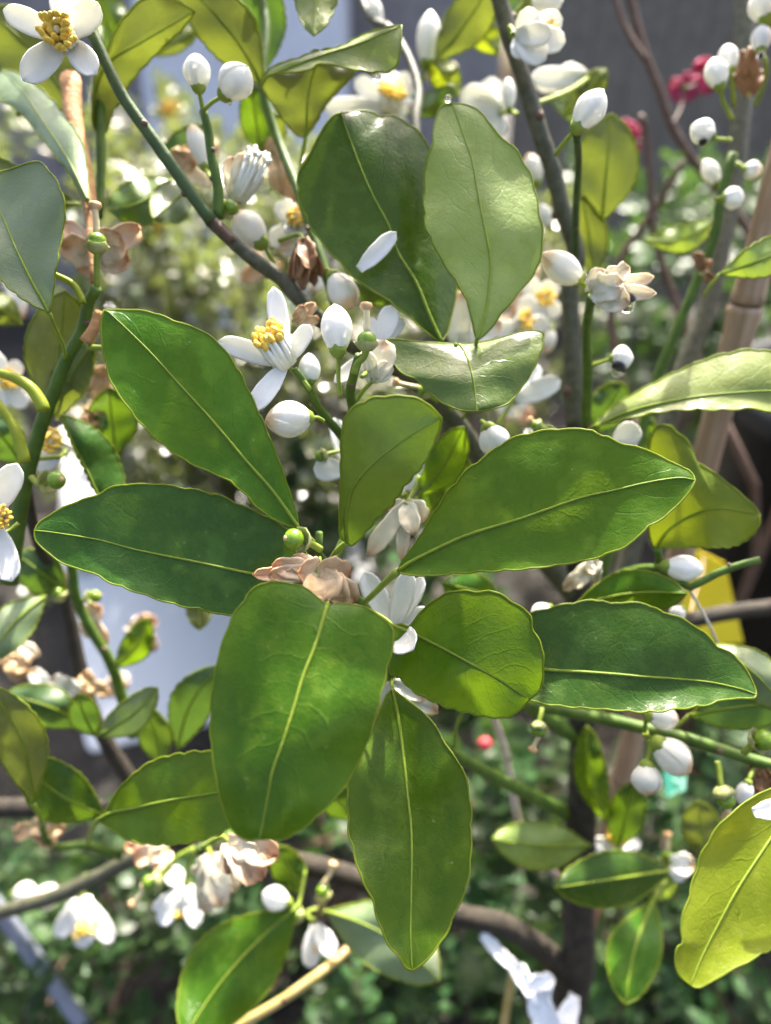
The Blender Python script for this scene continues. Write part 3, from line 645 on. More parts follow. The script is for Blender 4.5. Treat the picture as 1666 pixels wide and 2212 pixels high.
leaf(0, [(1030, 735), (1034, 725), (1052, 662), (1060, 591), (1060, 560), (1052, 514), (1034, 425), (1020, 347), (1006, 305), (984, 240), (980, 224)],
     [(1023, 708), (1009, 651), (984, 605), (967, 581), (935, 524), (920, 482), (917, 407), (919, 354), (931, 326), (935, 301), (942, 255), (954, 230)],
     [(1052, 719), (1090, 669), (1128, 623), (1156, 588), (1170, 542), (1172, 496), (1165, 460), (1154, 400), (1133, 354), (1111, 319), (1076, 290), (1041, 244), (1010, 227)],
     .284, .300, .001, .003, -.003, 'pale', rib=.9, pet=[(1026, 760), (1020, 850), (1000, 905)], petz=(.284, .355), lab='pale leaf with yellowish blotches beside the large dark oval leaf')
leaf(0, [(985, 744), (998, 750), (1013, 782), (1023, 821), (1028, 860), (1030, 888)],
     [(945, 741), (892, 737), (838, 733), (839, 754), (850, 786), (878, 811), (899, 818), (917, 839), (938, 857), (963, 874), (1000, 887)],
     [(1034, 740), (1080, 730), (1140, 714), (1175, 722), (1165, 765), (1147, 807), (1122, 843), (1104, 867), (1070, 882)],
     .293, .274, .003, .005, -.003, 'lime', rib=.9, pet=[(980, 770), (975, 840), (962, 880)], petz=(.29, .352), lab='light green leaf folded into a saddle below the pale leaf')
leaf(0, [(1415, 1187), (1445, 1145), (1500, 1110), (1560, 1098), (1642, 1112)],
     [(1403, 1150), (1398, 1060), (1403, 985), (1407, 945), (1423, 920), (1448, 919), (1462, 935), (1480, 945), (1497, 974), (1503, 998), (1536, 1016), (1572, 1044), (1600, 1066), (1630, 1094)],
     [(1430, 1184), (1501, 1182), (1572, 1182), (1614, 1166), (1639, 1138)],
     .332, .312, .004, -.004, -.004, 'gold', rib=.7, lab='backlit yellow-green leaf beside the bamboo cane')
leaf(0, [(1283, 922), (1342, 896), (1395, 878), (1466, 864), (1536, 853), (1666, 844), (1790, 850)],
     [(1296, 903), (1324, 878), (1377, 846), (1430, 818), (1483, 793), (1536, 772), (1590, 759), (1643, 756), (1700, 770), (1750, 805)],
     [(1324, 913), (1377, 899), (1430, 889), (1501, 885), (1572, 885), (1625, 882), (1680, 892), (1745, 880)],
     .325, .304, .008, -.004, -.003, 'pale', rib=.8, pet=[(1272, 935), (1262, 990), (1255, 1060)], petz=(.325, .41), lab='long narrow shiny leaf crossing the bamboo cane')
leaf(0, [(1800, 1600), (1730, 1710), (1666, 1810), (1607, 1899), (1572, 1959), (1520, 2060), (1492, 2128)],
     [(1760, 1610), (1710, 1670), (1666, 1704), (1621, 1725), (1586, 1754), (1554, 1782), (1533, 1814), (1515, 1849), (1501, 1892), (1490, 1934), (1476, 1977), (1471, 2005), (1476, 2037), (1462, 2048), (1459, 2079), (1469, 2108)],
     [(1830, 1660), (1800, 1800), (1740, 1960), (1666, 2048), (1643, 2062), (1590, 2090), (1547, 2115), (1510, 2134)],
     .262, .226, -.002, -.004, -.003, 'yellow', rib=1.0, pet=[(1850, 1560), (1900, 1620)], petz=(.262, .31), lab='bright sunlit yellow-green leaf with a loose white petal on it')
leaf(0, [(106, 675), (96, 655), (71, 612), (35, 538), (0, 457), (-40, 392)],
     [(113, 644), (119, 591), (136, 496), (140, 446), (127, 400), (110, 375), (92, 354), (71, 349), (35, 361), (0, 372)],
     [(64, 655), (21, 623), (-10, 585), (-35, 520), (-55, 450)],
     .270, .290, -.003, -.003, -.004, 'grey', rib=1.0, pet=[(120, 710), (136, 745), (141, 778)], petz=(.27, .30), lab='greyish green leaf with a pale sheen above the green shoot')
leaf(0, [(216, 301), (205, 220), (230, 140), (300, 95), (421, 25)],
     [(200, 260), (205, 170), (227, 120), (255, 57), (305, 0), (350, -12), (390, 5)],
     [(234, 276), (244, 244), (283, 177), (336, 117), (382, 74), (407, 46)],
     .350, .315, -.006, .004, .002, 'olive', rib=.8, pet=[(217, 340), (216, 372)], lab='folded olive leaf behind the open flower')
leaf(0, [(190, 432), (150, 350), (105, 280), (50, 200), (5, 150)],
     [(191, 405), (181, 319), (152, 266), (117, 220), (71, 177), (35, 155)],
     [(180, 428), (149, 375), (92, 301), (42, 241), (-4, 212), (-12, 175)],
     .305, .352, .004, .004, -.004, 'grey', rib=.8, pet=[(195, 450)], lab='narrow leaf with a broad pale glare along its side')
leaf(0, [(660, 297), (662, 270), (664, 227), (672, 175), (690, 128)],
     [(640, 290), (612, 258), (590, 225), (568, 190), (572, 160), (600, 145), (640, 136)],
     [(680, 269), (704, 227), (736, 191), (765, 156), (750, 140), (720, 132)],
     .335, .322, .004, .004, -.002, 'olive', rib=.8, pet=[(652, 340), (646, 390), (660, 460)], petz=(.335, .345), lab='olive underside of a leaf folded over at the top')
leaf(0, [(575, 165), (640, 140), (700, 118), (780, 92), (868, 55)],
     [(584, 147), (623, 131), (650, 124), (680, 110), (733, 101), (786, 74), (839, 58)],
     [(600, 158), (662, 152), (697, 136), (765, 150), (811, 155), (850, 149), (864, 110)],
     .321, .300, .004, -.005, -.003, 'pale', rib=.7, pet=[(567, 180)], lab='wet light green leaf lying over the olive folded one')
leaf(0, [(212, 1771), (240, 1756), (283, 1747), (372, 1728), (470, 1712), (540, 1695)],
     [(222, 1760), (234, 1743), (255, 1707), (294, 1668), (340, 1640), (425, 1624), (490, 1630), (530, 1660)],
     [(230, 1784), (248, 1796), (276, 1814), (319, 1823), (372, 1824), (425, 1817), (489, 1793), (530, 1745)],
     .315, .300, .003, -.003, -.003, 'leaf', rib=1.0, pet=[(197, 1795), (191, 1822)], petz=(.315, .425), petr=(6, 5), lab='matt green leaf behind the broad front leaf')
leaf(0, [(232, 1092), (209, 1062), (190, 1020), (160, 960), (131, 897)],
     [(205, 1060), (185, 1020), (156, 960)],
     [(266, 1075), (269, 1045), (266, 1022), (255, 988), (234, 952), (202, 924), (159, 903)],
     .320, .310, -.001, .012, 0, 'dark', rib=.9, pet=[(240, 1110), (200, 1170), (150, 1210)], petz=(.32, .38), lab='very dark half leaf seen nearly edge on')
# --- leaves further in: base, tip, width, distances
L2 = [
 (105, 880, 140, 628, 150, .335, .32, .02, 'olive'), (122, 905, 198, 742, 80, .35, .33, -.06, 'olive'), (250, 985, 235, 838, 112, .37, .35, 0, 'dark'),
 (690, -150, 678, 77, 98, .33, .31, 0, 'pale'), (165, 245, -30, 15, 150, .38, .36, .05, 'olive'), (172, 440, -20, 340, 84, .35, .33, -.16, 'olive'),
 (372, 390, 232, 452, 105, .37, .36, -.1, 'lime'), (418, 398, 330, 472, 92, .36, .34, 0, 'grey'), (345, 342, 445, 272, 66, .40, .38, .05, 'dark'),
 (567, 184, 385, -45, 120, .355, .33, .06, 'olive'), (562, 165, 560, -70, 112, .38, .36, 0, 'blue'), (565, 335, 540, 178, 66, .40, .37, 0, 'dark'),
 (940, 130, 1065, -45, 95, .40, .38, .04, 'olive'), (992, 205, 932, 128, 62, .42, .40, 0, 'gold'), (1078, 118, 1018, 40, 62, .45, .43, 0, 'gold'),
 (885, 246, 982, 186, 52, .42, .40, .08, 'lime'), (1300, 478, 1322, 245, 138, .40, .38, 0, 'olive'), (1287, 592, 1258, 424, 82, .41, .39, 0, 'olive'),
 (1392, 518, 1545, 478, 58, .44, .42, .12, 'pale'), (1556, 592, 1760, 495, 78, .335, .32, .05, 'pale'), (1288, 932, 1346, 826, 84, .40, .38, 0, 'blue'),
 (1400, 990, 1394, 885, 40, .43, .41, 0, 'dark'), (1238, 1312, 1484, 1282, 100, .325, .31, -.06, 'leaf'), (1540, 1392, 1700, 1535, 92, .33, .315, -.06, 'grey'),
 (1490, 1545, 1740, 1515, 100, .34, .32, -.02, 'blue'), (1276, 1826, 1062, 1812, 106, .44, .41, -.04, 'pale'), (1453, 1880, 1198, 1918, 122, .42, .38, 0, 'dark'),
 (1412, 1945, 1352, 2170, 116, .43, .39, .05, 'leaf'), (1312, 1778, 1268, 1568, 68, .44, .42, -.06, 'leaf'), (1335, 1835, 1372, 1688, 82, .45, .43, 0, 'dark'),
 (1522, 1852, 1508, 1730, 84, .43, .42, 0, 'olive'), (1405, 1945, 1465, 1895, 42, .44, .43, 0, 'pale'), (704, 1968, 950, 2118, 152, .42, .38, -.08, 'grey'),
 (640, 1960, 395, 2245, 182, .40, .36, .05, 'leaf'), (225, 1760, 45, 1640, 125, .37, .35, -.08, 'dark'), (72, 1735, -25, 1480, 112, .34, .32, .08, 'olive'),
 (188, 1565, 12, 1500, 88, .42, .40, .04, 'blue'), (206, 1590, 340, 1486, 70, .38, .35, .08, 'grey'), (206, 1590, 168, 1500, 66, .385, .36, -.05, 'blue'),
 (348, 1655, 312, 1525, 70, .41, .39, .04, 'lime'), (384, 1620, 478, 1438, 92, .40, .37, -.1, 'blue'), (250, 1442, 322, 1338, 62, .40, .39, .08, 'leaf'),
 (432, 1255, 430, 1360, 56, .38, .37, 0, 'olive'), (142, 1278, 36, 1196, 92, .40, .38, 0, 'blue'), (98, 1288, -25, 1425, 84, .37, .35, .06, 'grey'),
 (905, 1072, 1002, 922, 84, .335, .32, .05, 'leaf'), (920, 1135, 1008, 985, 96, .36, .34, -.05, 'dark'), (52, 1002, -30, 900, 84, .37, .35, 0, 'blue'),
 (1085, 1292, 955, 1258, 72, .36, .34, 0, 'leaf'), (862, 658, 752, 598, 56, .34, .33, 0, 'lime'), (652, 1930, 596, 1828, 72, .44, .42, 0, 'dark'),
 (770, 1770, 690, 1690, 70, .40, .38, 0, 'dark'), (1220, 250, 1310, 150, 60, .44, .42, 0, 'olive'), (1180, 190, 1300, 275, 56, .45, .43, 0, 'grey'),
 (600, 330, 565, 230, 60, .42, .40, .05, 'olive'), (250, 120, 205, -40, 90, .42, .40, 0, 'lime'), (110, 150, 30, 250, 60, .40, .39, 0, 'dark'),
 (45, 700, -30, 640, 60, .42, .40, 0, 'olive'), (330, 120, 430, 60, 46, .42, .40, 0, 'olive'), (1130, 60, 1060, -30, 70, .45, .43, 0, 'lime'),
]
PET = {0: [(100, 905)], 3: [(690, -190)], 22: [(1225, 1330)], 23: [(1500, 1440), (1420, 1575)], 32: [(692, 1975)], 33: [(648, 1945), (660, 1880)], 35: [(85, 1765), (90, 1785)], 19: [(1533, 619), (1520, 640)],
       45: [(880, 1100), (800, 1150)], 24: [(1450, 1580)], 26: [(1480, 1870), (1530, 1880)], 27: [(1440, 1900)], 34: [(218, 1770)]}
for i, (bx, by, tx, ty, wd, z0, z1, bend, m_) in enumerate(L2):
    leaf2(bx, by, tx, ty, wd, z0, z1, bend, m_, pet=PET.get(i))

# --- unseen crown leaves and branches, added above the view to shade what hangs below
r3 = random.Random(5)
for i in range(22):
    x, y, z = r3.uniform(60, 1250), r3.uniform(-1150, -170), r3.uniform(.20, .40); a = r3.uniform(0, 6.28); L = r3.uniform(330, 520)*.27/z
    if min(y, y+L*math.sin(a)) > -L and max(y, y+L*math.sin(a)) > -60: y -= 300
    leaf2(x, y, x+L*math.cos(a), min(-90, y+L*math.sin(a)), L*r3.uniform(.4, .5), z, z+r3.uniform(-.05, .05), r3.uniform(-.08, .08), r3.choice(['leaf', 'dark', 'lime']), rib=0)
for pts in ([(1065, -60), (1010, -300), (900, -600), (820, -1000)], [(560, -40), (600, -300), (700, -620)], [(184, 52), (160, -200), (260, -600)]):
    stem(0, pts, (.345, .30), (16, 11), 'bark_g')
# --- open flowers
flower(1, (400, 235), .282, [(20, 60, -.004, 50, -.05), (395, -130, .006, 62, -.08), (600, 20, -.002, 56, -.06), (590, 452, -.006, 54, .06), (138, 488, -.008, 58, .05)], st=(345, 175), stz=-.010, spread=.0050, lab='wide open flower with a ring of yellow stamens', ped=[(470, 300), (560, 330)], pedz=(.282, .292), nst=20)
flower(5, (225, 700), .276, [(150, 230, .004, 44, -.10), (-190, 560, -.004, 46, -.10), (12, 985, -.010, 44, .20), (372, 462, -.004, 38, .10), (260, 520, .010, 40, 0)], st=(112, 515), stz=-.008, spread=.0050, nst=20, lab='open flower with swept back petals beside the oval bud', ped=[(330, 800), (375, 860)], pedz=(.276, .276))
flower(0, (-25, 1120), .285, [(38, 1002, -.004, 56, .05), (26, 1256, -.006, 60, .08), (-90, 1040, 0, 55, 0), (-95, 1190, 0, 55, 0)], st=(-4, 1115), stz=-.010, lab='open flower half out of the picture beside the green shoot', ped=[(10, 1150), (40, 1130)])
flower(0, (850, 1362), .292, [(786, 1236, -.002, 50, .06), (884, 1234, -.004, 48, .06), (914, 1246, .003, 38, .04), (892, 1404, -.034, 66, .10), (928, 1318, .004, 40, -.05)], lab='flower with upright white petals between the front leaves', ped=[(835, 1350), (812, 1325)])
flower(2, (285, 1370), .365, [(180, 1230, -.006, 46, .3), (350, 1250, -.006, 46, .3), (355, 1420, -.008, 48, .25), (130, 1490, -.004, 44, .1), (250, 1440, -.010, 40, .2)], st=(285, 1320), stz=-.012, spread=.0026, ped=[(230, 1440), (170, 1560)], lab='cupped cream flower below the olive leaf')
flower(2, (850, 660), .45, [(455, 660, -.004, 42, .05), (650, 480, 0, 40, .06), (860, 430, .004, 44, .05), (975, 445, 0, 36, .05), (960, 700, -.004, 40, .05)], st=(880, 550), stz=-.008, spread=.004, ped=[(900, 720), (960, 760)])
flower(3, (110, 215), .335, [(250, 85, -.008, 56, .3), (395, 110, -.004, 50, .2), (410, 260, -.006, 52, .2), (290, 365, -.010, 54, .25), (170, 350, -.004, 46, .1), (330, 205, -.02, 46, .3)], st=(340, 195), stz=-.004, spread=.003, ped=[(70, 160), (90, 240)], pedz=(.335, .35), lab='half open flower hanging against the dark stem')
flower(10, (500, 900), .52, [(350, 1135, -.006, 40, .05), (515, 1205, -.012, 44, .08), (685, 1165, -.004, 38, .05), (440, 1000, 0, 44, .1), (590, 1050, .006, 40, .05)], st=(520, 1110), stz=-.01, ped=[(480, 830), (520, 760)], pedz=(.52, .49))
flower(10, (1140, 820), .42, [(930, 970, -.002, 26, .05), (975, 1062, -.008, 42, .08), (1200, 1080, -.008, 38, .08), (1235, 1010, .004, 26, .05), (1020, 730, .004, 40, 0)], st=(1110, 1000), stz=-.004, spread=.003, ped=[(1150, 700), (1190, 600)], pedz=(.42, .41), lab='drooping flower with spread petals below the matt green leaf')
flower(11, (400, 1050), .43, [(370, 1325, -.006, 40, .08), (520, 1250, -.008, 40, .08), (440, 1200, .006, 36, 0)], st=(420, 1190), stz=-.002, spread=.002, ped=[(350, 990), (420, 960)])
flower(4, (390, 1200), .36, [(215, 1345, -.006, 46, .1), (520, 1290, -.004, 40, .1), (330, 1100, .004, 46, 0), (430, 1080, .004, 40, 0)], st=(310, 1170), stz=-.012, spread=.0035, ped=[(380, 1260), (220, 1280)], lab='open flower below the green shoot', pedz=(.36, .33))
flower(5, (800, 590), .302, [(875, 345, -.002, 44, .06), (945, 425, .002, 28, .05), (720, 420, .004, 34, .03), (520, 815, -.016, 34, -.25)], ped=[(740, 720), (690, 780)], pedz=(.302, .275), lab='flower with white petals behind the green fruitlet')
flower(6, (90, 930), .37, [(380, 800, -.004, 46, .1), (250, 710, .002, 40, .05), (40, 800, 0, 40, 0)], ped=[(40, 1010), (0, 1080)], pedz=(.37, .37))
flower(12, (700, 600), .46, [(490, 650, -.004, 30, .05), (590, 540, 0, 26, .05), (680, 535, 0, 26, .05), (830, 530, .002, 32, .05), (870, 560, .004, 26, 0)], st=(720, 530), stz=-.006, spread=.003, ped=[(700, 660)])
flower(5, (600, 1345), .315, [(395, 1345, -.004, 50, .10), (520, 1030, .004, 36, .05), (700, 1500, .004, 40, 0)], ped=[(680, 1330), (700, 1290)])
flower(5, (960, 1490), .315, [(1055, 1240, -.004, 30, .05), (900, 1420, .004, 40, .05)], ped=[(900, 1530), (760, 1500)])
flower(6, (700, 1200), .335, [(860, 1085, -.004, 52, .10), (850, 1190, 0, 40, .05)], ped=[(640, 1230), (500, 1260)], pedz=(.335, .42))
flower(5, (1280, 600), .345, [(1280, 260, -.004, 66, .05), (1340, 400, .002, 50, .05), (1540, 450, .004, 44, .05)], mat='petal_t', ped=[(1280, 700), (1270, 880)])
flower(2, (1540, 690), .42, [(1290, 560, -.006, 60, .1), (1330, 640, 0, 60, .05), (1420, 500, .004, 60, .1), (1490, 830, .002, 48, .05)], ped=[(1600, 680), (1640, 700)], pedz=(.42, .37))
flower(3, (560, 470), .43, [(200, 470, -.004, 40, .05), (230, 530, .004, 36, 0), (380, 420, 0, 34, 0)], st=(640, 440), ped=[(420, 560), (210, 640)], pedz=(.43, .37), spread=.001)
flower(0, (1120, 700), .43, [(1060, 720, 0, 36, .05), (1150, 640, -.004, 38, .05), (1190, 700, 0, 34, 0), (1170, 760, .004, 36, .05)], st=(1140, 690), spread=.003)
flower(0, (1170, 650), .45, [(1130, 600, -.004, 40, .05), (1200, 610, 0, 40, .05), (1210, 680, 0, 36, 0), (1150, 700, 0, 40, 0)], st=(1180, 640), spread=.003)
flower(0, (1090, 800), .46, [(1040, 780, 0, 40, 0), (1140, 740, 0, 40, .05), (1130, 850, 0, 38, .05)], st=(1090, 790), spread=.003)
flower(0, (15, 830), .38, [(-20, 760, -.004, 40, .05), (40, 780, 0, 34, .05), (55, 880, .002, 40, .05), (-10, 880, .002, 44, .05)], st=(20, 820), spread=.003)
flower(0, (20, 570), .45, [(-15, 600, 0, 36, 0), (30, 640, 0, 36, .05), (45, 690, 0, 36, .05)], mat='petal_t')
# --- buds: base, tip, width
bud(1, (1215, 555), (1188, 322), 58, .297, -.003, ped=[(1225, 610), (1240, 680)], lab='oval white bud on the raceme beside the diagonal stem')
bud(1, (1360, 590), (1512, 400), 74, .292, -.006, ped=[(1300, 620), (1245, 670)], lab='fat white bud on the raceme beside the diagonal stem')
bud(5, (545, 645), (522, 332), 68, .266, .002, ped=[(548, 700), (545, 780), (560, 900)], pedz=(.266, .275), lab='large oval white bud beside the green fruitlet', pedr=(5.5, 4.5))
bud(5, (378, 815), (362, 632), 46, .280, .002, ped=[(382, 860)], fat=.5)
bud(5, (375, 1030), (95, 1048), 78, .270, -.004, ped=[(420, 1030), (455, 1050)], mat='petal_t', lab='barrel shaped bud lying sideways with a browned seam', fat=.5)
bud(5, (505, 150), (640, 362), 64, .315, -.004, ped=[(470, 120)], mat='petal_t', lab='hanging bud with a brown seam under the large dark leaf')
bud(3, (470, 800), (645, 545), 64, .298, -.004, ped=[(430, 840), (352, 940)], pedz=(.298, .33), lab='long white bud standing up in front of the dark fence', fat=.58)
bud(3, (1310, 835), (1180, 760), 52, .33, 0, ped=[(1350, 850), (1415, 852)], pedz=(.33, .37), fat=.5, lab='round bud with a hanging water drop')
bud(3, (1360, 545), (1305, 352), 48, .36, 0, ped=[(1375, 620), (1430, 730)], pedz=(.36, .375))
bud(3, (1420, 440), (1392, 268), 42, .37, 0, ped=[(1430, 520), (1440, 640)], pedz=(.37, .40))
bud(3, (1605, 320), (1608, 152), 42, .36, 0, ped=[(1640, 400), (1620, 520), (1570, 640)], pedz=(.36, .43))
bud(3, (1640, 130), (1600, -60), 62, .36, 0, ped=[(1690, 170)])
bud(3, (1372, 1210), (1500, 1205), 46, .36, 0, ped=[(1330, 1215)], fat=.52)
bud(3, (1500, 1030), (1610, 1045), 38, .38, 0, ped=[(1470, 1000), (1430, 1000)], fat=.52)
bud(3, (1345, 1130), (1255, 970), 36, .39, 0)
bud(6, (695, 670), (828, 660), 54, .325, -.003, ped=[(640, 690), (585, 705)], pedz=(.325, .345), fat=.5, lab='small bud on a stalk with a large water drop under it')
bud(9, (1005, 390), (1258, 420), 56, .325, -.003, ped=[(970, 390)], mat='petal', lab='white bud beside the yellow card')
bud(9, (905, 1300), (1105, 1330), 52, .325, 0, ped=[(895, 1400)], mat='petal_t')
bud(9, (955, 1455), (1178, 1648), 72, .318, -.003, ped=[(920, 1430), (890, 1420)], mat='petal_t', pedz=(.318, .335), lab='fat hanging bud below the dark leaf')
bud(12, (910, 70), (908, 278), 64, .318, -.003, ped=[(925, -20), (900, -130)], mat='petal_t', pedz=(.318, .335), lab='small hanging bud beside the fat one')
bud(5, (1450, 1075), (1540, 1260), 66, .300, 0, ped=[(1420, 1050)], lab='white bud half hidden by the largest leaf')
bud(11, (250, 930), (78, 870), 50, .40, 0, ped=[(300, 960)])
bud(12, (1530, 180), (1480, 330), 36, .33, 0, ped=[(1560, 100)])
bud(10, (80, 880), (225, 850), 44, .52, 0)
bud(10, (340, 890), (240, 890), 50, .53, -.02, mat='petal_t')
bud(1, (1255, 1030), (1165, 755), 42, .335, 0, mat='petal_t', fat=.6, ped=[(1290, 1090), (1325, 1150)], pedz=(.335, .303))
bud(1, (1610, 1500), (1430, 1290), 68, .325, -.002, mat='petal_t', ped=[(1650, 1570), (1690, 1640)])
bud(3, (70, 680), (62, 470), 30, .39, 0)
bud(3, (240, 1130), (185, 930), 42, .42, 0, mat='petal_t')
bud(3, (320, 1400), (265, 1240), 28, .42, 0)
bud(3, (170, 10), (400, 0), 60, .36, 0, ped=[(120, 60), (80, 150)])
bud(2, (1080, 410), (1110, 60), 52, .41, 0, ped=[(1060, 480), (1000, 600)])
bud(2, (800, 165), (740, -30), 32, .42, 0)
bud(6, (330, 480), (290, 640), 30, .43, 0, mat='petal_t')
bud(9, (330, 640), (200, 700), 40, .32, 0)
bud(9, (1130, 640), (1060, 720), 34, .34, 0)
bud(0, (95, 560), (60, 480), 40, .42, 0, mat='petal_t')
# --- spent and browning flowers
withered(1, (1450, 1215), .312, [(1420, 960, 0, 50, .1), (1560, 905, -.004, 46, .15), (1590, 1020, -.002, 44, .1), (1500, 930, -.008, 48, .2)], 'cream', .14, st=(1570, 950), ped=[(1440, 1290), (1340, 1330)], lab='spent flower drying to cream on the raceme', stm='anther_c', stz=-.008, spread=.0038, rc=9)
withered(5, (330, -60), .318, [(250, 210, 0, 26, .1), (330, 250, -.004, 28, .1), (400, 225, 0, 28, .1), (290, 190, -.006, 26, .1), (450, 170, 0, 24, .1), (360, 200, .004, 28, .1), (380, 130, -.008, 40, .15)], 'brown', .14, lab='brown dried flower hanging under the large dark leaf', ped=[(300, -90), (180, -50)])
withered(8, (425, 425), .254, [(22, 445, -.004, 34, .04), (140, 385, -.005, 48, .12), (250, 345, -.003, 44, .15), (200, 480, -.004, 50, .1), (300, 440, -.009, 66, .15), (120, 450, -.006, 40, .08)], 'pink', .12, ped=[(435, 380), (430, 340)], lab='pinkish spent flower lying across the rosette centre', rc=16)
withered(8, (430, 450), .247, [(545, 645, -.003, 92, .28), (645, 615, -.001, 62, .40), (490, 610, -.006, 84, .22), (610, 470, 0, 84, .3)], 'tan', .12, lab='crumpled tan spent flower at the rosette centre')
withered(8, (960, 10), .300, [(725, 325, -.004, 40, .18), (930, 350, -.006, 28, .1), (1075, 110, -.002, 50, .1), (1000, 200, -.008, 44, .15), (860, 60, 0, 40, .1)], 'cream', .12, ped=[(1000, -60), (1040, -160)], lab='cream wilting flower tucked against the largest leaf')
bud(6, (500, 190), (265, 25), 64, .305, -.004, mat='petal_t', ped=[(530, 220), (570, 265)], lab='white bud with a tan tip in front of the dark stem', fat=.5)
withered(6, (575, 265), .298, [(800, 110, -.002, 44, .2), (640, 120, -.004, 46, .15), (950, 170, .002, 30, .05), (965, 270, -.004, 34, .05), (800, 330, -.006, 54, .1), (760, 200, -.008, 60, .2)], 'cream', .16, lab='cream wilting flower with a water drop on the green stem')
withered(1, (590, 1560), .315, [(375, 1500, -.006, 62, .1), (380, 1360, .004, 44, .1), (730, 1430, -.004, 74, .2), (850, 1380, 0, 56, .2), (480, 1650, 0, 50, .1), (790, 1590, .002, 60, .1)], 'pink', .14, lab='drying petals around the tall green fruitlet')
withered(10, (1290, 640), .40, [(1250, 980, -.004, 46, .1), (1350, 950, -.008, 52, .15), (1440, 850, -.002, 44, .1), (1220, 760, 0, 44, .1)], 'cream', .2, ped=[(1270, 590)], lab='browning flower hanging beside the drooping one')
withered(10, (1020, 600), .42, [(810, 650, -.004, 44, .1), (930, 710, -.006, 46, .1), (760, 580, 0, 30, 0)], 'pink', .2)
withered(10, (1400, 560), .335, [(1600, 780, -.006, 70, .2), (1700, 640, -.004, 60, .2), (1450, 740, -.004, 56, .15)], 'pink', .2, lab='large browned petals under the broad front leaf', ped=[(1350, 520), (1230, 590)])
withered(9, (600, 360), .335, [(450, 520, -.002, 34, .1), (400, 540, .002, 30, .1), (590, 500, 0, 24, 0), (540, 430, -.004, 36, .15)], 'cream', .25)
withered(5, (760, 800), .285, [(830, 560, .002, 60, .1), (700, 620, -.002, 40, .1), (860, 700, 0, 40, .1)], 'cream', .1, ped=[(700, 860), (640, 950)], lab='pale striped petals behind the green fruitlet')
withered(12, (1060, 690), .42, [(1195, 690, -.004, 46, .1), (1150, 770, -.002, 40, .1)], 'petal_t', .15, ped=[(1050, 640)])
withered(4, (510, 800), .39, [(640, 800, 0, 46, .2), (690, 760, 0, 40, .2), (560, 850, -.004, 44, .1)], 'tan', .3)
withered(4, (600, 960), .37, [(520, 1060, -.004, 40, .1), (590, 1080, -.004, 40, .1), (650, 990, -.006, 36, .2)], 'tan', .35)
withered(8, (870, 1105), .300, [(780, 1290, 0, 34, .05), (1000, 1180, .002, 40, .05), (1150, 1290, 0, 40, .05), (1080, 1200, -.002, 36, .1)], 'petal_t', .12)
withered(7, (520, 700), .41, [(650, 870, 0, 34, .05), (560, 820, 0, 34, .1), (620, 640, 0, 40, .05)], 'pink', .2)
withered(7, (400, 1150), .43, [(310, 1090, 0, 44, .1), (500, 1190, -.002, 50, .1), (480, 1090, 0, 40, 0)], 'petal_t', .15)
withered(7, (560, 1100), .42, [(500, 1050, 0, 30, .1), (600, 1160, 0, 34, .1), (660, 1180, 0, 28, 0)], 'tan', .3)
withered(7, (60, 960), .44, [(180, 1020, -.002, 40, .1), (150, 1080, 0, 40, .1), (20, 1020, 0, 34, .1)], 'tan', .25)
withered(10, (200, 460), .42, [(90, 520, -.002, 34, .1), (330, 450, 0, 40, .1), (400, 470, 0, 36, .15), (320, 590, 0, 30, .1)], 'tan', .3)
withered(9, (1600, 1600), .335, [(1560, 1800, -.002, 36, .1), (1640, 1780, -.004, 40, .1), (1540, 1640, 0, 34, .1)], 'brown', .3, lab='brown dried flower remains beside the sunlit leaf')
withered(0, (735, 505), .36, [(700, 560, 0, 44, .1), (660, 500, 0, 36, .1), (600, 540, .004, 40, .1), (690, 590, 0, 40, .1)], 'petal_t', .2)
withered(1, (1050, 960), .36, [(1190, 1000, 0, 44, .1), (1100, 1060, 0, 40, .1), (1160, 930, 0, 34, .1)], 'tan', .25)
withered(0, (585, 330), .40, [(610, 420, 0, 40, .1), (590, 300, 0, 30, .1), (640, 440, .004, 40, .1)], 'tan', .3)
withered(0, (1618, 205), .40, [(1600, 110, 0, 34, .1), (1625, 100, -.004, 30, .1), (1640, 150, 0, 30, .1), (1590, 150, .002, 26, .1)], 'brown', .3)
withered(0, (1520, 590), .37, [(1505, 545, 0, 22, .1), (1530, 560, 0, 20, .1), (1545, 610, 0, 20, .1)], 'brown', .3)
withered(0, (640, 700), .30, [(680, 655, 0, 30, .1), (655, 660, -.003, 28, .1), (690, 690, 0, 24, .1)], 'tan', .2)
r4 = random.Random(9)
for (x0, x1, y0, y1, n_) in ((120, 310, 790, 1000, 4), (10, 130, 1370, 1500, 3), (560, 720, 480, 640, 3), (1050, 1220, 560, 780, 4), (215, 330, 1280, 1500, 3), (380, 620, 300, 470, 3), (1040, 1180, 860, 930, 2), (760, 1000, 150, 260, 2), (1180, 1300, 1215, 1290, 2)):
    for _ in range(n_):
        x, y, z = r4.uniform(x0, x1), r4.uniform(y0, y1), r4.uniform(.43, .56)
        withered(0, (x, y), z, [(x+r4.uniform(-45, 45), y+r4.uniform(-40, 50), r4.uniform(-.006, .006), r4.uniform(26, 40), r4.uniform(0, .2)) for _ in range(4)], r4.choice(['tan', 'pink', 'cream', 'petal_t']), .18)
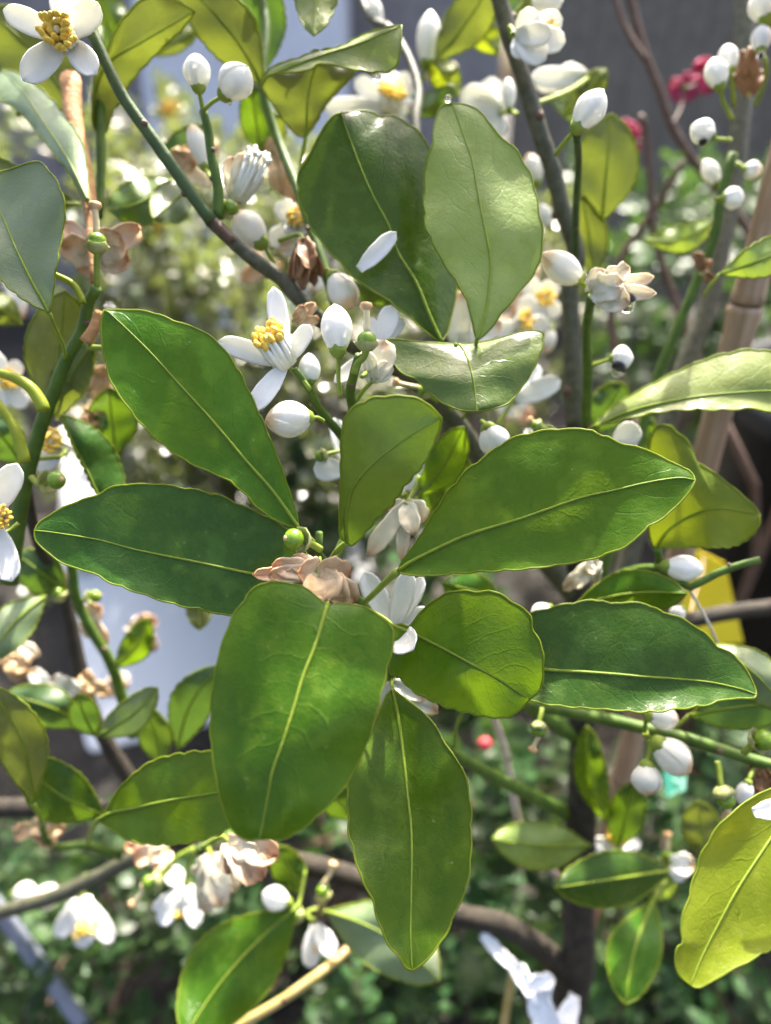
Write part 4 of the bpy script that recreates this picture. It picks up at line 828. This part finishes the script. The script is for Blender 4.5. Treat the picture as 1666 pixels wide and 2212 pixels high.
# --- fruitlets: calyx, ovary, stigma
fruitlet(1, (592, 1528), (590, 1470), (578, 1268), 20.5, .290, ped=[(590, 1600), (592, 1700), (590, 1760)], lab='green fruitlet with a tall style, on the left shoot')
fruitlet(5, (716, 605), (718, 552), (714, 362), 21, .262, ped=[(700, 660), (660, 700), (640, 760)], lab='green fruitlet with a knobbed style above the small upright leaf')
fruitlet(8, (345, 238), (272, 228), None, 24, .254, ped=[(390, 260), (440, 290)], dz=-.003, lab='shiny green fruitlet at the rosette centre')
fruitlet(4, (275, 1425), (345, 1410), None, 20, .31, ped=[(240, 1440), (190, 1390)], dz=-.004, lab='green fruitlet beside the half hidden flower')
fruitlet(1, (1365, 1290), (1412, 1262), None, 16.5, .308, ped=[(1330, 1290)], dz=-.003)
fruitlet(9, (250, 1350), (250, 1395), (215, 1500), 15, .325, ped=[(265, 1290), (270, 1260)], lab='small hanging fruitlet with a brown style below the rounded leaf')
fruitlet(12, (1365, 230), (1392, 300), (1402, 385), 20, .315, ped=[(1355, 170), (1350, 110), (1340, 60)], lab='hanging fruitlet with a flared calyx beside the sunlit leaf')
fruitlet(9, (1560, 1465), (1625, 1450), None, 23, .318, ped=[(1530, 1500), (1500, 1530)], dz=-.003)
fruitlet(5, (470, 1250), (432, 1262), None, 13, .31, ped=[(520, 1240), (560, 1230)])
fruitlet(5, (1095, 890), (1065, 865), (905, 815), 14, .325, ped=[(1150, 930)])
fruitlet(6, (250, 1085), (238, 1078), (200, 1048), 13, .345, ped=[(320, 1095), (370, 1120)])
fruitlet(7, (530, 590), (582, 575), None, 14, .39, ped=[(480, 610)])
fruitlet(10, (975, 780), (910, 800), (815, 925), 16, .41, ped=[(1010, 740), (1080, 650), (1190, 590)])
fruitlet(11, (460, 900), (450, 850), (510, 700), 14, .43, ped=[(440, 950)])
fruitlet(12, (1030, 680), (1032, 640), (1035, 520), 14, .43, ped=[(1040, 740)])
fruitlet(11, (320, 1010), (290, 1000), None, 15, .425)
fruitlet(7, (380, 590), (350, 555), None, 13, .39)
# leaf stalk stubs on the left shoot
for k, pts, z, r, m_ in ((4, [(500, 330), (490, 290), (440, 210), (325, 150)], .286, (9, 6), 'stem_y'), (4, [(262, 985), (250, 940), (190, 850), (100, 790), (0, 755), (-60, 745)], .29, (15, 9), 'stem_y'),
                         (4, [(150, 1300), (140, 1250), (90, 1100), (0, 960), (-50, 900)], .30, (13, 9), 'stem_y'), (4, [(520, 570), (575, 480), (603, 375)], .289, (14, 9), 'dry'), (4, [(530, 600), (580, 600), (660, 600)], .292, (7, 5), 'stalk')):
    tube_px('leaf_stalk', k, pts, z, r, M[m_], tree, segs=9)

# ---------------------------------------------------------------- loose things on the plant
pe = lambda a, b, wd, z0, z1, cr: petal(None, P(*a, z0), P(*b, z1), wd, M['petal'], cr, .35, .05, 77, (.5, .5), 'fallen_petal')
tag(pe((776, 583), (856, 502), 36, .296, .297, .04), 'white fallen petal lying on the large dark oval leaf', 'petal')
tag(pe((1628, 1757), (1710, 1740), 40, .236, .238, .04), 'white fallen petal lying on the bright sunlit leaf', 'petal')
def drop(x, y, z, rpx, label, sq=1.15):
    r = rpx*z/F; v, f = ball_geo(P(x, y, z), r, r, r*sq, (0, 0, 1), 18, 12)
    tag(mk('water_drop', v, f, M['water'], None, origin=P(x, y, z)), label, 'water drop', 'water drops on the plant')
drop(1336, 797, .322, 17, 'large water drop hanging under the small stalked bud')
drop(1356, 655, .296, 19, 'water drop hanging under the cream wilting flower')
drop(1519, 305, .329, 9, 'water drop under the round bud beside the bamboo cane')
drop(1644, 119, .357, 8, 'water drop at the base of a bud in front of the fence')
drop(814, 165, .316, 10, 'sparkling water drop at the edge of the wet leaf', 1.0)
drop(968, 213, .30, 8, 'water drop above the tip of the pale leaf', 1.0)
drop(497, 223, .291, 4, 'tiny water drop under the fat raceme bud', 1.0)
# ---------------------------------------------------------------- bamboo cane
bamm = soft_mat('bamboo', (.30, .20, .12), (.42, .31, .20), 60, rough=.5, bump=.4)
def mat_bamboo():
    m, t, b, out = nodes('bamboo_cane'); op = objpos(t)
    mp = N(t, 'ShaderNodeMapping'); mp.inputs['Scale'].default_value = (220, 220, 14); t.links.new(op, mp.inputs[0])
    st = noise_(t, mp.outputs[0], 1, 4); n1 = noise_(t, op, 30, 4)
    c = mixc(t, smooth(t, st, .35, .68), (.26, .165, .095), (.42, .30, .19)); c = mixc(t, mathn(t, 'MULTIPLY', smooth(t, n1, .52, .7), .6), c, (.13, .09, .06))
    t.links.new(c, b.inputs['Base Color']); b.inputs['Roughness'].default_value = .5
    bp = N(t, 'ShaderNodeBump'); bp.inputs['Strength'].default_value = .4; bp.inputs['Distance'].default_value = .0008; t.links.new(st, bp.inputs['Height']); t.links.new(bp.outputs[0], b.inputs['Normal'])
    return m
bamm = mat_bamboo()
a_, b_ = P(1612, 660, .40), P(1502, 1080, .45)
d_ = (b_-a_).normalized()
gpt = a_+d_*(a_.z/-d_.z); tpt = a_-d_*.42
cane = empty('bamboo_cane', gpt); tag(cane, 'weathered tan bamboo cane with a swollen joint, standing beside the lemon tree', 'cane')
Lc = (tpt-gpt).length; ax = (tpt-gpt).normalized(); hn = (a_-gpt).length
jn = sorted({hn+.17*q for q in range(-8, 4) if 0 < hn+.17*q < Lc}); cuts = [-.02]+jn+[Lc]
for q in range(len(cuts)-1):
    h0, h1 = cuts[q], cuts[q+1]; rr = .0086*(1-.12*h0/Lc)
    v, f = lathe_geo(gpt, ax, [(h0+.0012, rr*.96), (h0+.003, rr*1.12), (h0+.007, rr*1.02), (h0+.02, rr*.97), ((h0+h1)/2, rr*.96), (h1-.015, rr*.99), (h1-.004, rr*1.10), (h1-.0014, rr*1.13), (h1, rr*.98)], 20)
    mk('internode', v, f, bamm, cane, origin=gpt+ax*h0)
# ---------------------------------------------------------------- yellow insect card on a wire, teal tag, pale tie, grey rod
yel = soft_mat('card_yellow', (.74, .60, .01), (.80, .66, .02), 30, rough=.45, bump=.05)
zc = .56
card = empty('sticky_card', P(1545, 1290, zc)); tag(card, 'bright yellow insect card hanging behind the dark branch', 'card')
q4 = [P(1478, 1176, zc), P(1566, 1216, zc-.01), P(1606, 1388, zc-.005), P(1470, 1400, zc+.01)]
nn = (q4[1]-q4[0]).cross(q4[3]-q4[0]).normalized()*.0008
mk('card_sheet', [p+nn for p in q4]+[p-nn for p in q4], [(0, 1, 2, 3), (7, 6, 5, 4), (0, 4, 5, 1), (1, 5, 6, 2), (2, 6, 7, 3), (3, 7, 4, 0)], yel, card, origin=q4[0], smooth=False)
wirem = soft_mat('thread_pale', (.45, .45, .42), (.6, .6, .56), 60, rough=.5)
tube_px('hanging_wire', 0, [(1520, 1200), (1516, 1240), (1500, 1290), (1490, 1338)], (.558, .46), 2, bamm, card, segs=6)
th = tube_px('thread', 0, [(1484, 1262), (1505, 1300), (1530, 1345), (1548, 1385), (1560, 1420)], (.322, .36), 3, wirem, None, segs=6)
tag(th, 'thin pale thread hanging in front of the yellow card', 'thread')
teal = soft_mat('plastic_teal', (.004, .10, .065), (.006, .13, .085), 30, rough=.4, bump=.05)
zt = .50; q4 = [P(1432, 1668, zt), P(1482, 1672, zt), P(1480, 1706, zt-.01), P(1440, 1722, zt-.01)]; nn = fwd*.0008
tt = mk('plant_tag', [p+nn for p in q4]+[p-nn for p in q4], [(0, 1, 2, 3), (7, 6, 5, 4), (0, 4, 5, 1), (1, 5, 6, 2), (2, 6, 7, 3), (3, 7, 4, 0)], teal, None, origin=q4[0], smooth=False)
tag(tt, 'small teal plastic plant tag behind the hanging buds', 'tag')
tie = empty('plastic_tie', P(1160, 2130, .44)); tag(tie, 'white plastic strip tied in a loop round the dark trunk', 'tie')
zt = .442
for q, (a0, a1, wd, z0, z1, cu) in enumerate((((1040, 2016), (1118, 2100), 26, .452, .444, .05), ((1108, 2086), (1178, 2172), 38, .444, .440, .2), ((1135, 2140), (1196, 2112), 30, .440, .438, .3), ((1185, 2110), (1172, 2180), 24, .438, .442, .2),
        ((1160, 2150), (1196, 2262), 56, .440, .440, .15), ((1242, 2150), (1205, 2270), 40, .452, .442, .1))):
    petal(tie, P(*a0, z0), P(*a1, z1), wd, whm, cu, .5, .22, 300+q, (.7, .6), 'strip')
rodm = soft_mat('metal_blue_grey', (.22, .24, .30), (.30, .32, .38), 40, rough=.35)
rod = tube_px('metal_rod', 0, [(-60, 1900), (20, 1995), (85, 2085), (190, 2230)], (.62, .72), (18, 17), rodm, None, segs=14)
tag(rod, 'smooth blue grey metal rod leaning among the small leaved shrubs', 'rod')
cuttw = empty('cut_twig', P(1090, 2240, .47)); tag(cuttw, 'pale tan forked twig beside the white tie', 'twig')
tube_px('shaft', 0, [(1080, 2290), (1088, 2220), (1105, 2118), (1112, 2090)], (.46, .455), (9.5, 9), M['twig_y'], cuttw, segs=8)
tube_px('fork', 0, [(1112, 2090), (1090, 2060), (1062, 2030)], (.455, .452), (8, 7), M['twig_y'], cuttw, segs=8)

# ---------------------------------------------------------------- bare shrub with pink flowers behind
gq = ground_at(1560, 760); gq = Vector((.28, .66, 0))
sh = empty('bare_shrub', gq); tag(sh, 'bare red-brown twiggy shrub with pink flowers in front of the fence', 'shrub')
zt = .56
def tw(pts, z, r): tube_px('twig', 0, pts, z, r, M['bark_r'], sh, segs=7, bump=.12)
tw([(1350, -40), (1363, 0), (1395, 117), (1427, 198), (1451, 269), (1494, 340), (1540, 397), (1600, 470), (1690, 640)], (zt, .6), (8.5, 10))
tw([(1320, -30), (1352, 60), (1382, 110), (1398, 130)], zt, (7, 7))
tw([(1385, 250), (1395, 283), (1405, 390), (1409, 478), (1430, 567), (1470, 680), (1560, 900)], (zt, .62), (7, 9))
tw([(1476, 347), (1440, 410), (1402, 471), (1338, 567), (1320, 700), (1360, 900)], (zt+.01, .64), (7.5, 9))
sp = [P(1690, 640, .6), P(1720, 1000, .66), Vector((gq.x+.05, gq.y, 0))]
v, f = tube_geo(cat_rom(sp, 10), [.004]*11, 7); mk('twig', v, f, M['bark_r'], sh, origin=sp[0])
sp = [P(1560, 900, .62), P(1620, 1250, .7), Vector((gq.x+.02, gq.y, 0))]; v, f = tube_geo(cat_rom(sp, 10), [.004]*11, 7); mk('twig', v, f, M['bark_r'], sh, origin=sp[0])
sp = [P(1360, 900, .64), P(1480, 1250, .74), Vector((gq.x, gq.y, 0))]; v, f = tube_geo(cat_rom(sp, 10), [.004]*11, 7); mk('twig', v, f, M['bark_r'], sh, origin=sp[0])
pkm = soft_mat('petal_pink', (.42, .035, .10), (.55, .08, .18), 60, trans=(.6, .1, .2), tfac=.3, rough=.6)
for (x, y, z, sx_, sy_) in ((1480, 190, .60, 1452, 268), (1520, 160, .61, 1480, 190), (1352, 300, .60, 1398, 300)):
    C = P(x, y, z); v, f = ball_geo(C, .004, .004, .004); o = mk('blossom', v, f, M['stalk'], sh, origin=C)
    for q in range(7):
        an = q*.9; tp_ = C+(rt*math.cos(an)+up*math.sin(an))*.013*rng.uniform(.7, 1.1)+fwd*rng.uniform(-.008, .008); petal(o, C, tp_, 34, pkm, .1, .4, .25, q+int(x))
    tube_px('twig', 0, [(x, y), ((x+sx_)/2+4, (y+sy_)/2+6), (sx_, sy_)], (z, .575), (2.2, 3), M['bark_r'], sh, segs=6)
stk = empty('wooden_stake', P(1262, 2120, .56)); stk.location.z = 0; WORG[stk.name] = Vector(stk.location)
tag(stk, 'short reddish brown wooden stake standing behind the dark trunk', 'stake')
rw = soft_mat('wood_red', (.26, .10, .05), (.36, .16, .09), 90, rough=.8, bump=.7)
p_ = P(1268, 1962, .56); v, f = box_geo(-.008, .008, -.006, .006, -.02, p_.z, .0015); mk('shaft', [Vector(q)+Vector((p_.x, p_.y, 0)) for q in v], f, rw, stk, origin=(p_.x, p_.y, 0), smooth=False)
v, f = box_geo(-.0095, .0095, -.0075, .0075, p_.z+.0005, p_.z+.012, .003); mk('cap', [Vector(q)+Vector((p_.x, p_.y, 0)) for q in v], f, rw, stk, origin=p_, smooth=False)
bm = soft_mat('berry_red', (.45, .04, .05), (.5, .06, .07), 60, rough=.3)

# ---------------------------------------------------------------- small-leaved shrubs on the ground behind and below
def shrub_mat(name, a, b_, tr, rough, tf=.25):
    m = soft_mat(name, a, b_, 50, trans=tr, tfac=tf, rough=rough, bump=.1, spec=(.9 if rough < .2 else .35)); t = m.node_tree; b = t.nodes['Principled BSDF']
    oi = N(t, 'ShaderNodeObjectInfo'); lk = b.inputs['Base Color'].links[0].from_socket
    hs = N(t, 'ShaderNodeHueSaturation'); t.links.new(lk, hs.inputs['Color']); t.links.new(mathn(t, 'MULTIPLY_ADD', oi.outputs['Random'], .9, .6), hs.inputs['Value'])
    t.links.new(mathn(t, 'MULTIPLY_ADD', oi.outputs['Random'], .05, .475), hs.inputs['Hue']); t.links.new(hs.outputs[0], b.inputs['Base Color']); return m
SM = [shrub_mat('shrub_leaf_bluish', (.028, .060, .020), (.050, .095, .030), (.10, .19, .03), .45),
      shrub_mat('shrub_leaf_light', (.085, .115, .035), (.14, .17, .06), (.28, .33, .07), .075, .28)]
def sprig_mesh(seed, mat, nl=16, ls=.011, shiny=False):
    r2 = random.Random(seed); V_, F_, MI = [], [], []
    def add(v, f, mi):
        o_ = len(V_); V_.extend(v); F_.extend(tuple(x+o_ for x in q) for q in f); MI.extend([mi]*len(f))
    h = .06; add(*tube_geo([Vector((0, 0, -h*.9)), Vector((r2.uniform(-.004, .004), .002, -h*.3)), Vector((0, 0, h*.35))], [.0013, .001, .0007], 5), 1)
    for i in range(nl):
        t = i/(nl-1); an = i*2.4+r2.uniform(-.4, .4); el = lerp(-.1, 1.1, t)+r2.uniform(-.35, .35); s = ls*lerp(1.15, .7, t)*r2.uniform(.75, 1.2)
        d = Vector((math.cos(an)*math.cos(el), math.sin(an)*math.cos(el), math.sin(el))); b = Vector((0, 0, lerp(-h*.6, h*.36, t)))+d*.003
        sd_ = d.cross(Vector((0, 0, 1))); sd_ = sd_.normalized() if sd_.length > .01 else Vector((1, 0, 0)); nn = sd_.cross(d)
        rows = [(.0, .12, 0), (.28, .78, -.06), (.62, 1.0, -.05), (.9, .62, .06), (1.0, .12, .12)]
        vv = []
        for (q, wd, c) in rows:
            for s_ in (-1, 0, 1): vv.append(b+d*(q*s*1.7)+sd_*(s_*wd*s*.62)+nn*(c*s+abs(s_)*.14*s*wd))
        add(vv, [(r_*3+c_, r_*3+c_+1, r_*3+c_+4, r_*3+c_+3) for r_ in range(4) for c_ in range(2)], 0)
    me = bpy.data.meshes.new('sprig'); me.from_pydata([tuple(v) for v in V_], [], F_); me.materials.append(mat); me.materials.append(M['bark_r'])
    me.polygons.foreach_set('material_index', MI); me.polygons.foreach_set('use_smooth', [True]*len(F_)); me.update(); return me
b_ = SM[1].node_tree.nodes['Principled BSDF']; b_.inputs['Coat Weight'].default_value = 1.0; b_.inputs['Coat Roughness'].default_value = .09; b_.inputs['Coat IOR'].default_value = 1.6
SPR = {0: [sprig_mesh(q, SM[0], 13, .0150) for q in range(4)], 1: [sprig_mesh(20+q, SM[1], 26, .0115) for q in range(4)]}
def shrub(label, gx, gy, spots, kind):
    root = empty('small_leaved_shrub', (gx, gy, 0)); tag(root, label, 'shrub', 'shrubs behind the lemon tree'); b0 = Vector((gx, gy, 0))
    tips = []
    for (x, y, z, s) in spots:
        p = P(x, y, z)
        if p.z < .03: p.z = .03
        o = bpy.data.objects.new('sprig', SPR[kind][rng.randrange(4)]); col.objects.link(o); o.parent = root; o.location = p-b0
        out = (p-b0); o.rotation_euler = (rng.uniform(-.7, .5), rng.uniform(-.6, .6), rng.uniform(0, 6.28)); o.scale = (s, s, s); tips.append(p)
    for q in range(0, len(tips), 4):
        p = tips[q]; c = cat_rom([b0+Vector((rng.uniform(-.03, .03), rng.uniform(-.03, .03), 0)), b0.lerp(p, .5)+Vector((0, 0, .04)), p-Vector((0, 0, .045*1)), p], 6)
        v, f = tube_geo(c, [.0035, .003, .0026, .0022, .0018, .0015, .0012], 5); mk('stem', v, f, M['bark_r'], root, origin=c[0])
    return root
def spots(n, x0, x1, y0, y1, z0, z1, s0=.8, s1=1.3):
    """scattered over the ground area these pixels cover, inside the shrub's height"""
    r = []
    for _ in range(n):
        x, y = rng.uniform(x0, x1), rng.uniform(y0, y1); r.append((x, y, rng.uniform(z0, z1), rng.uniform(s0, s1)))
    return r
shrub('dense small leaved shrub with wet sparkling leaves beside the white box', -.28, 1.28, spots(298, 200, 860, 300, 1130, 1.02, 1.42, .8, 1.3), 1)
shrub('small leaved shrub with wet sparkling leaves behind the dark upright stem', .22, 1.42, spots(150, 820, 1290, 420, 1000, 1.15, 1.5, .8, 1.3), 1)
shrub('lower small leaved shrub with wet sparkling leaves between the box and the diagonal stem', -.15, 1.05, spots(120, 250, 830, 480, 1160, .90, 1.15, .7, 1.1), 1)
shrub('low bluish small leaved shrub under the matt green leaf', -.28, .62, spots(80, -60, 560, 1760, 2280, .66, .90, .7, 1.15), 0)
shrub('low bluish small leaved shrub under the long hanging leaf', .02, .66, spots(85, 480, 1120, 1560, 2260, .72, .95, .7, 1.15), 0)
shrub('low bluish small leaved shrub beside the dark trunk', .28, .68, spots(110, 1040, 1720, 1550, 2270, .72, .98, .7, 1.15), 0)
shrub('bluish small leaved shrub in front of the fence', .62, 1.6, spots(150, 1240, 1760, 330, 1000, 1.3, 1.8, .9, 1.6), 0)
shrub('small leaved shrub at the foot of the grey wall', -.75, 1.7, spots(150, -80, 620, 190, 1250, 1.25, 1.8, .9, 1.6), 1)
shrub('bluish small leaved shrub between the white box and the trunk', .0, .95, spots(90, 640, 1060, 960, 1560, .95, 1.2, .8, 1.2), 0)
bv, bf = ball_geo(P(1048, 1607, .60), .0055, .0055, .0053); br_ = mk('berry', bv, bf, bm, None, origin=P(1048, 1607, .60)); tag(br_, 'single red berry among the bluish shrub leaves', 'berry')

orm = soft_mat('petal_orange', (.75, .38, .03), (.80, .50, .06), 60, trans=(.8, .5, .05), tfac=.3, rough=.6)
sh1 = bpy.data.objects['small_leaved_shrub']
for (x, y, z) in ((342, 482, 1.15), (368, 238, 1.5), (290, 395, 1.3)):
    C = P(x, y, z); v, f = ball_geo(C, .005, .005, .005); o = mk('blossom', v, f, M['anther'], sh1, origin=C)
    for q in range(6): petal(o, C, C+(rt*math.cos(q*1.05)+up*math.sin(q*1.05))*.013*z/1.15, 20, orm, .1, .4, .2, q+int(x))
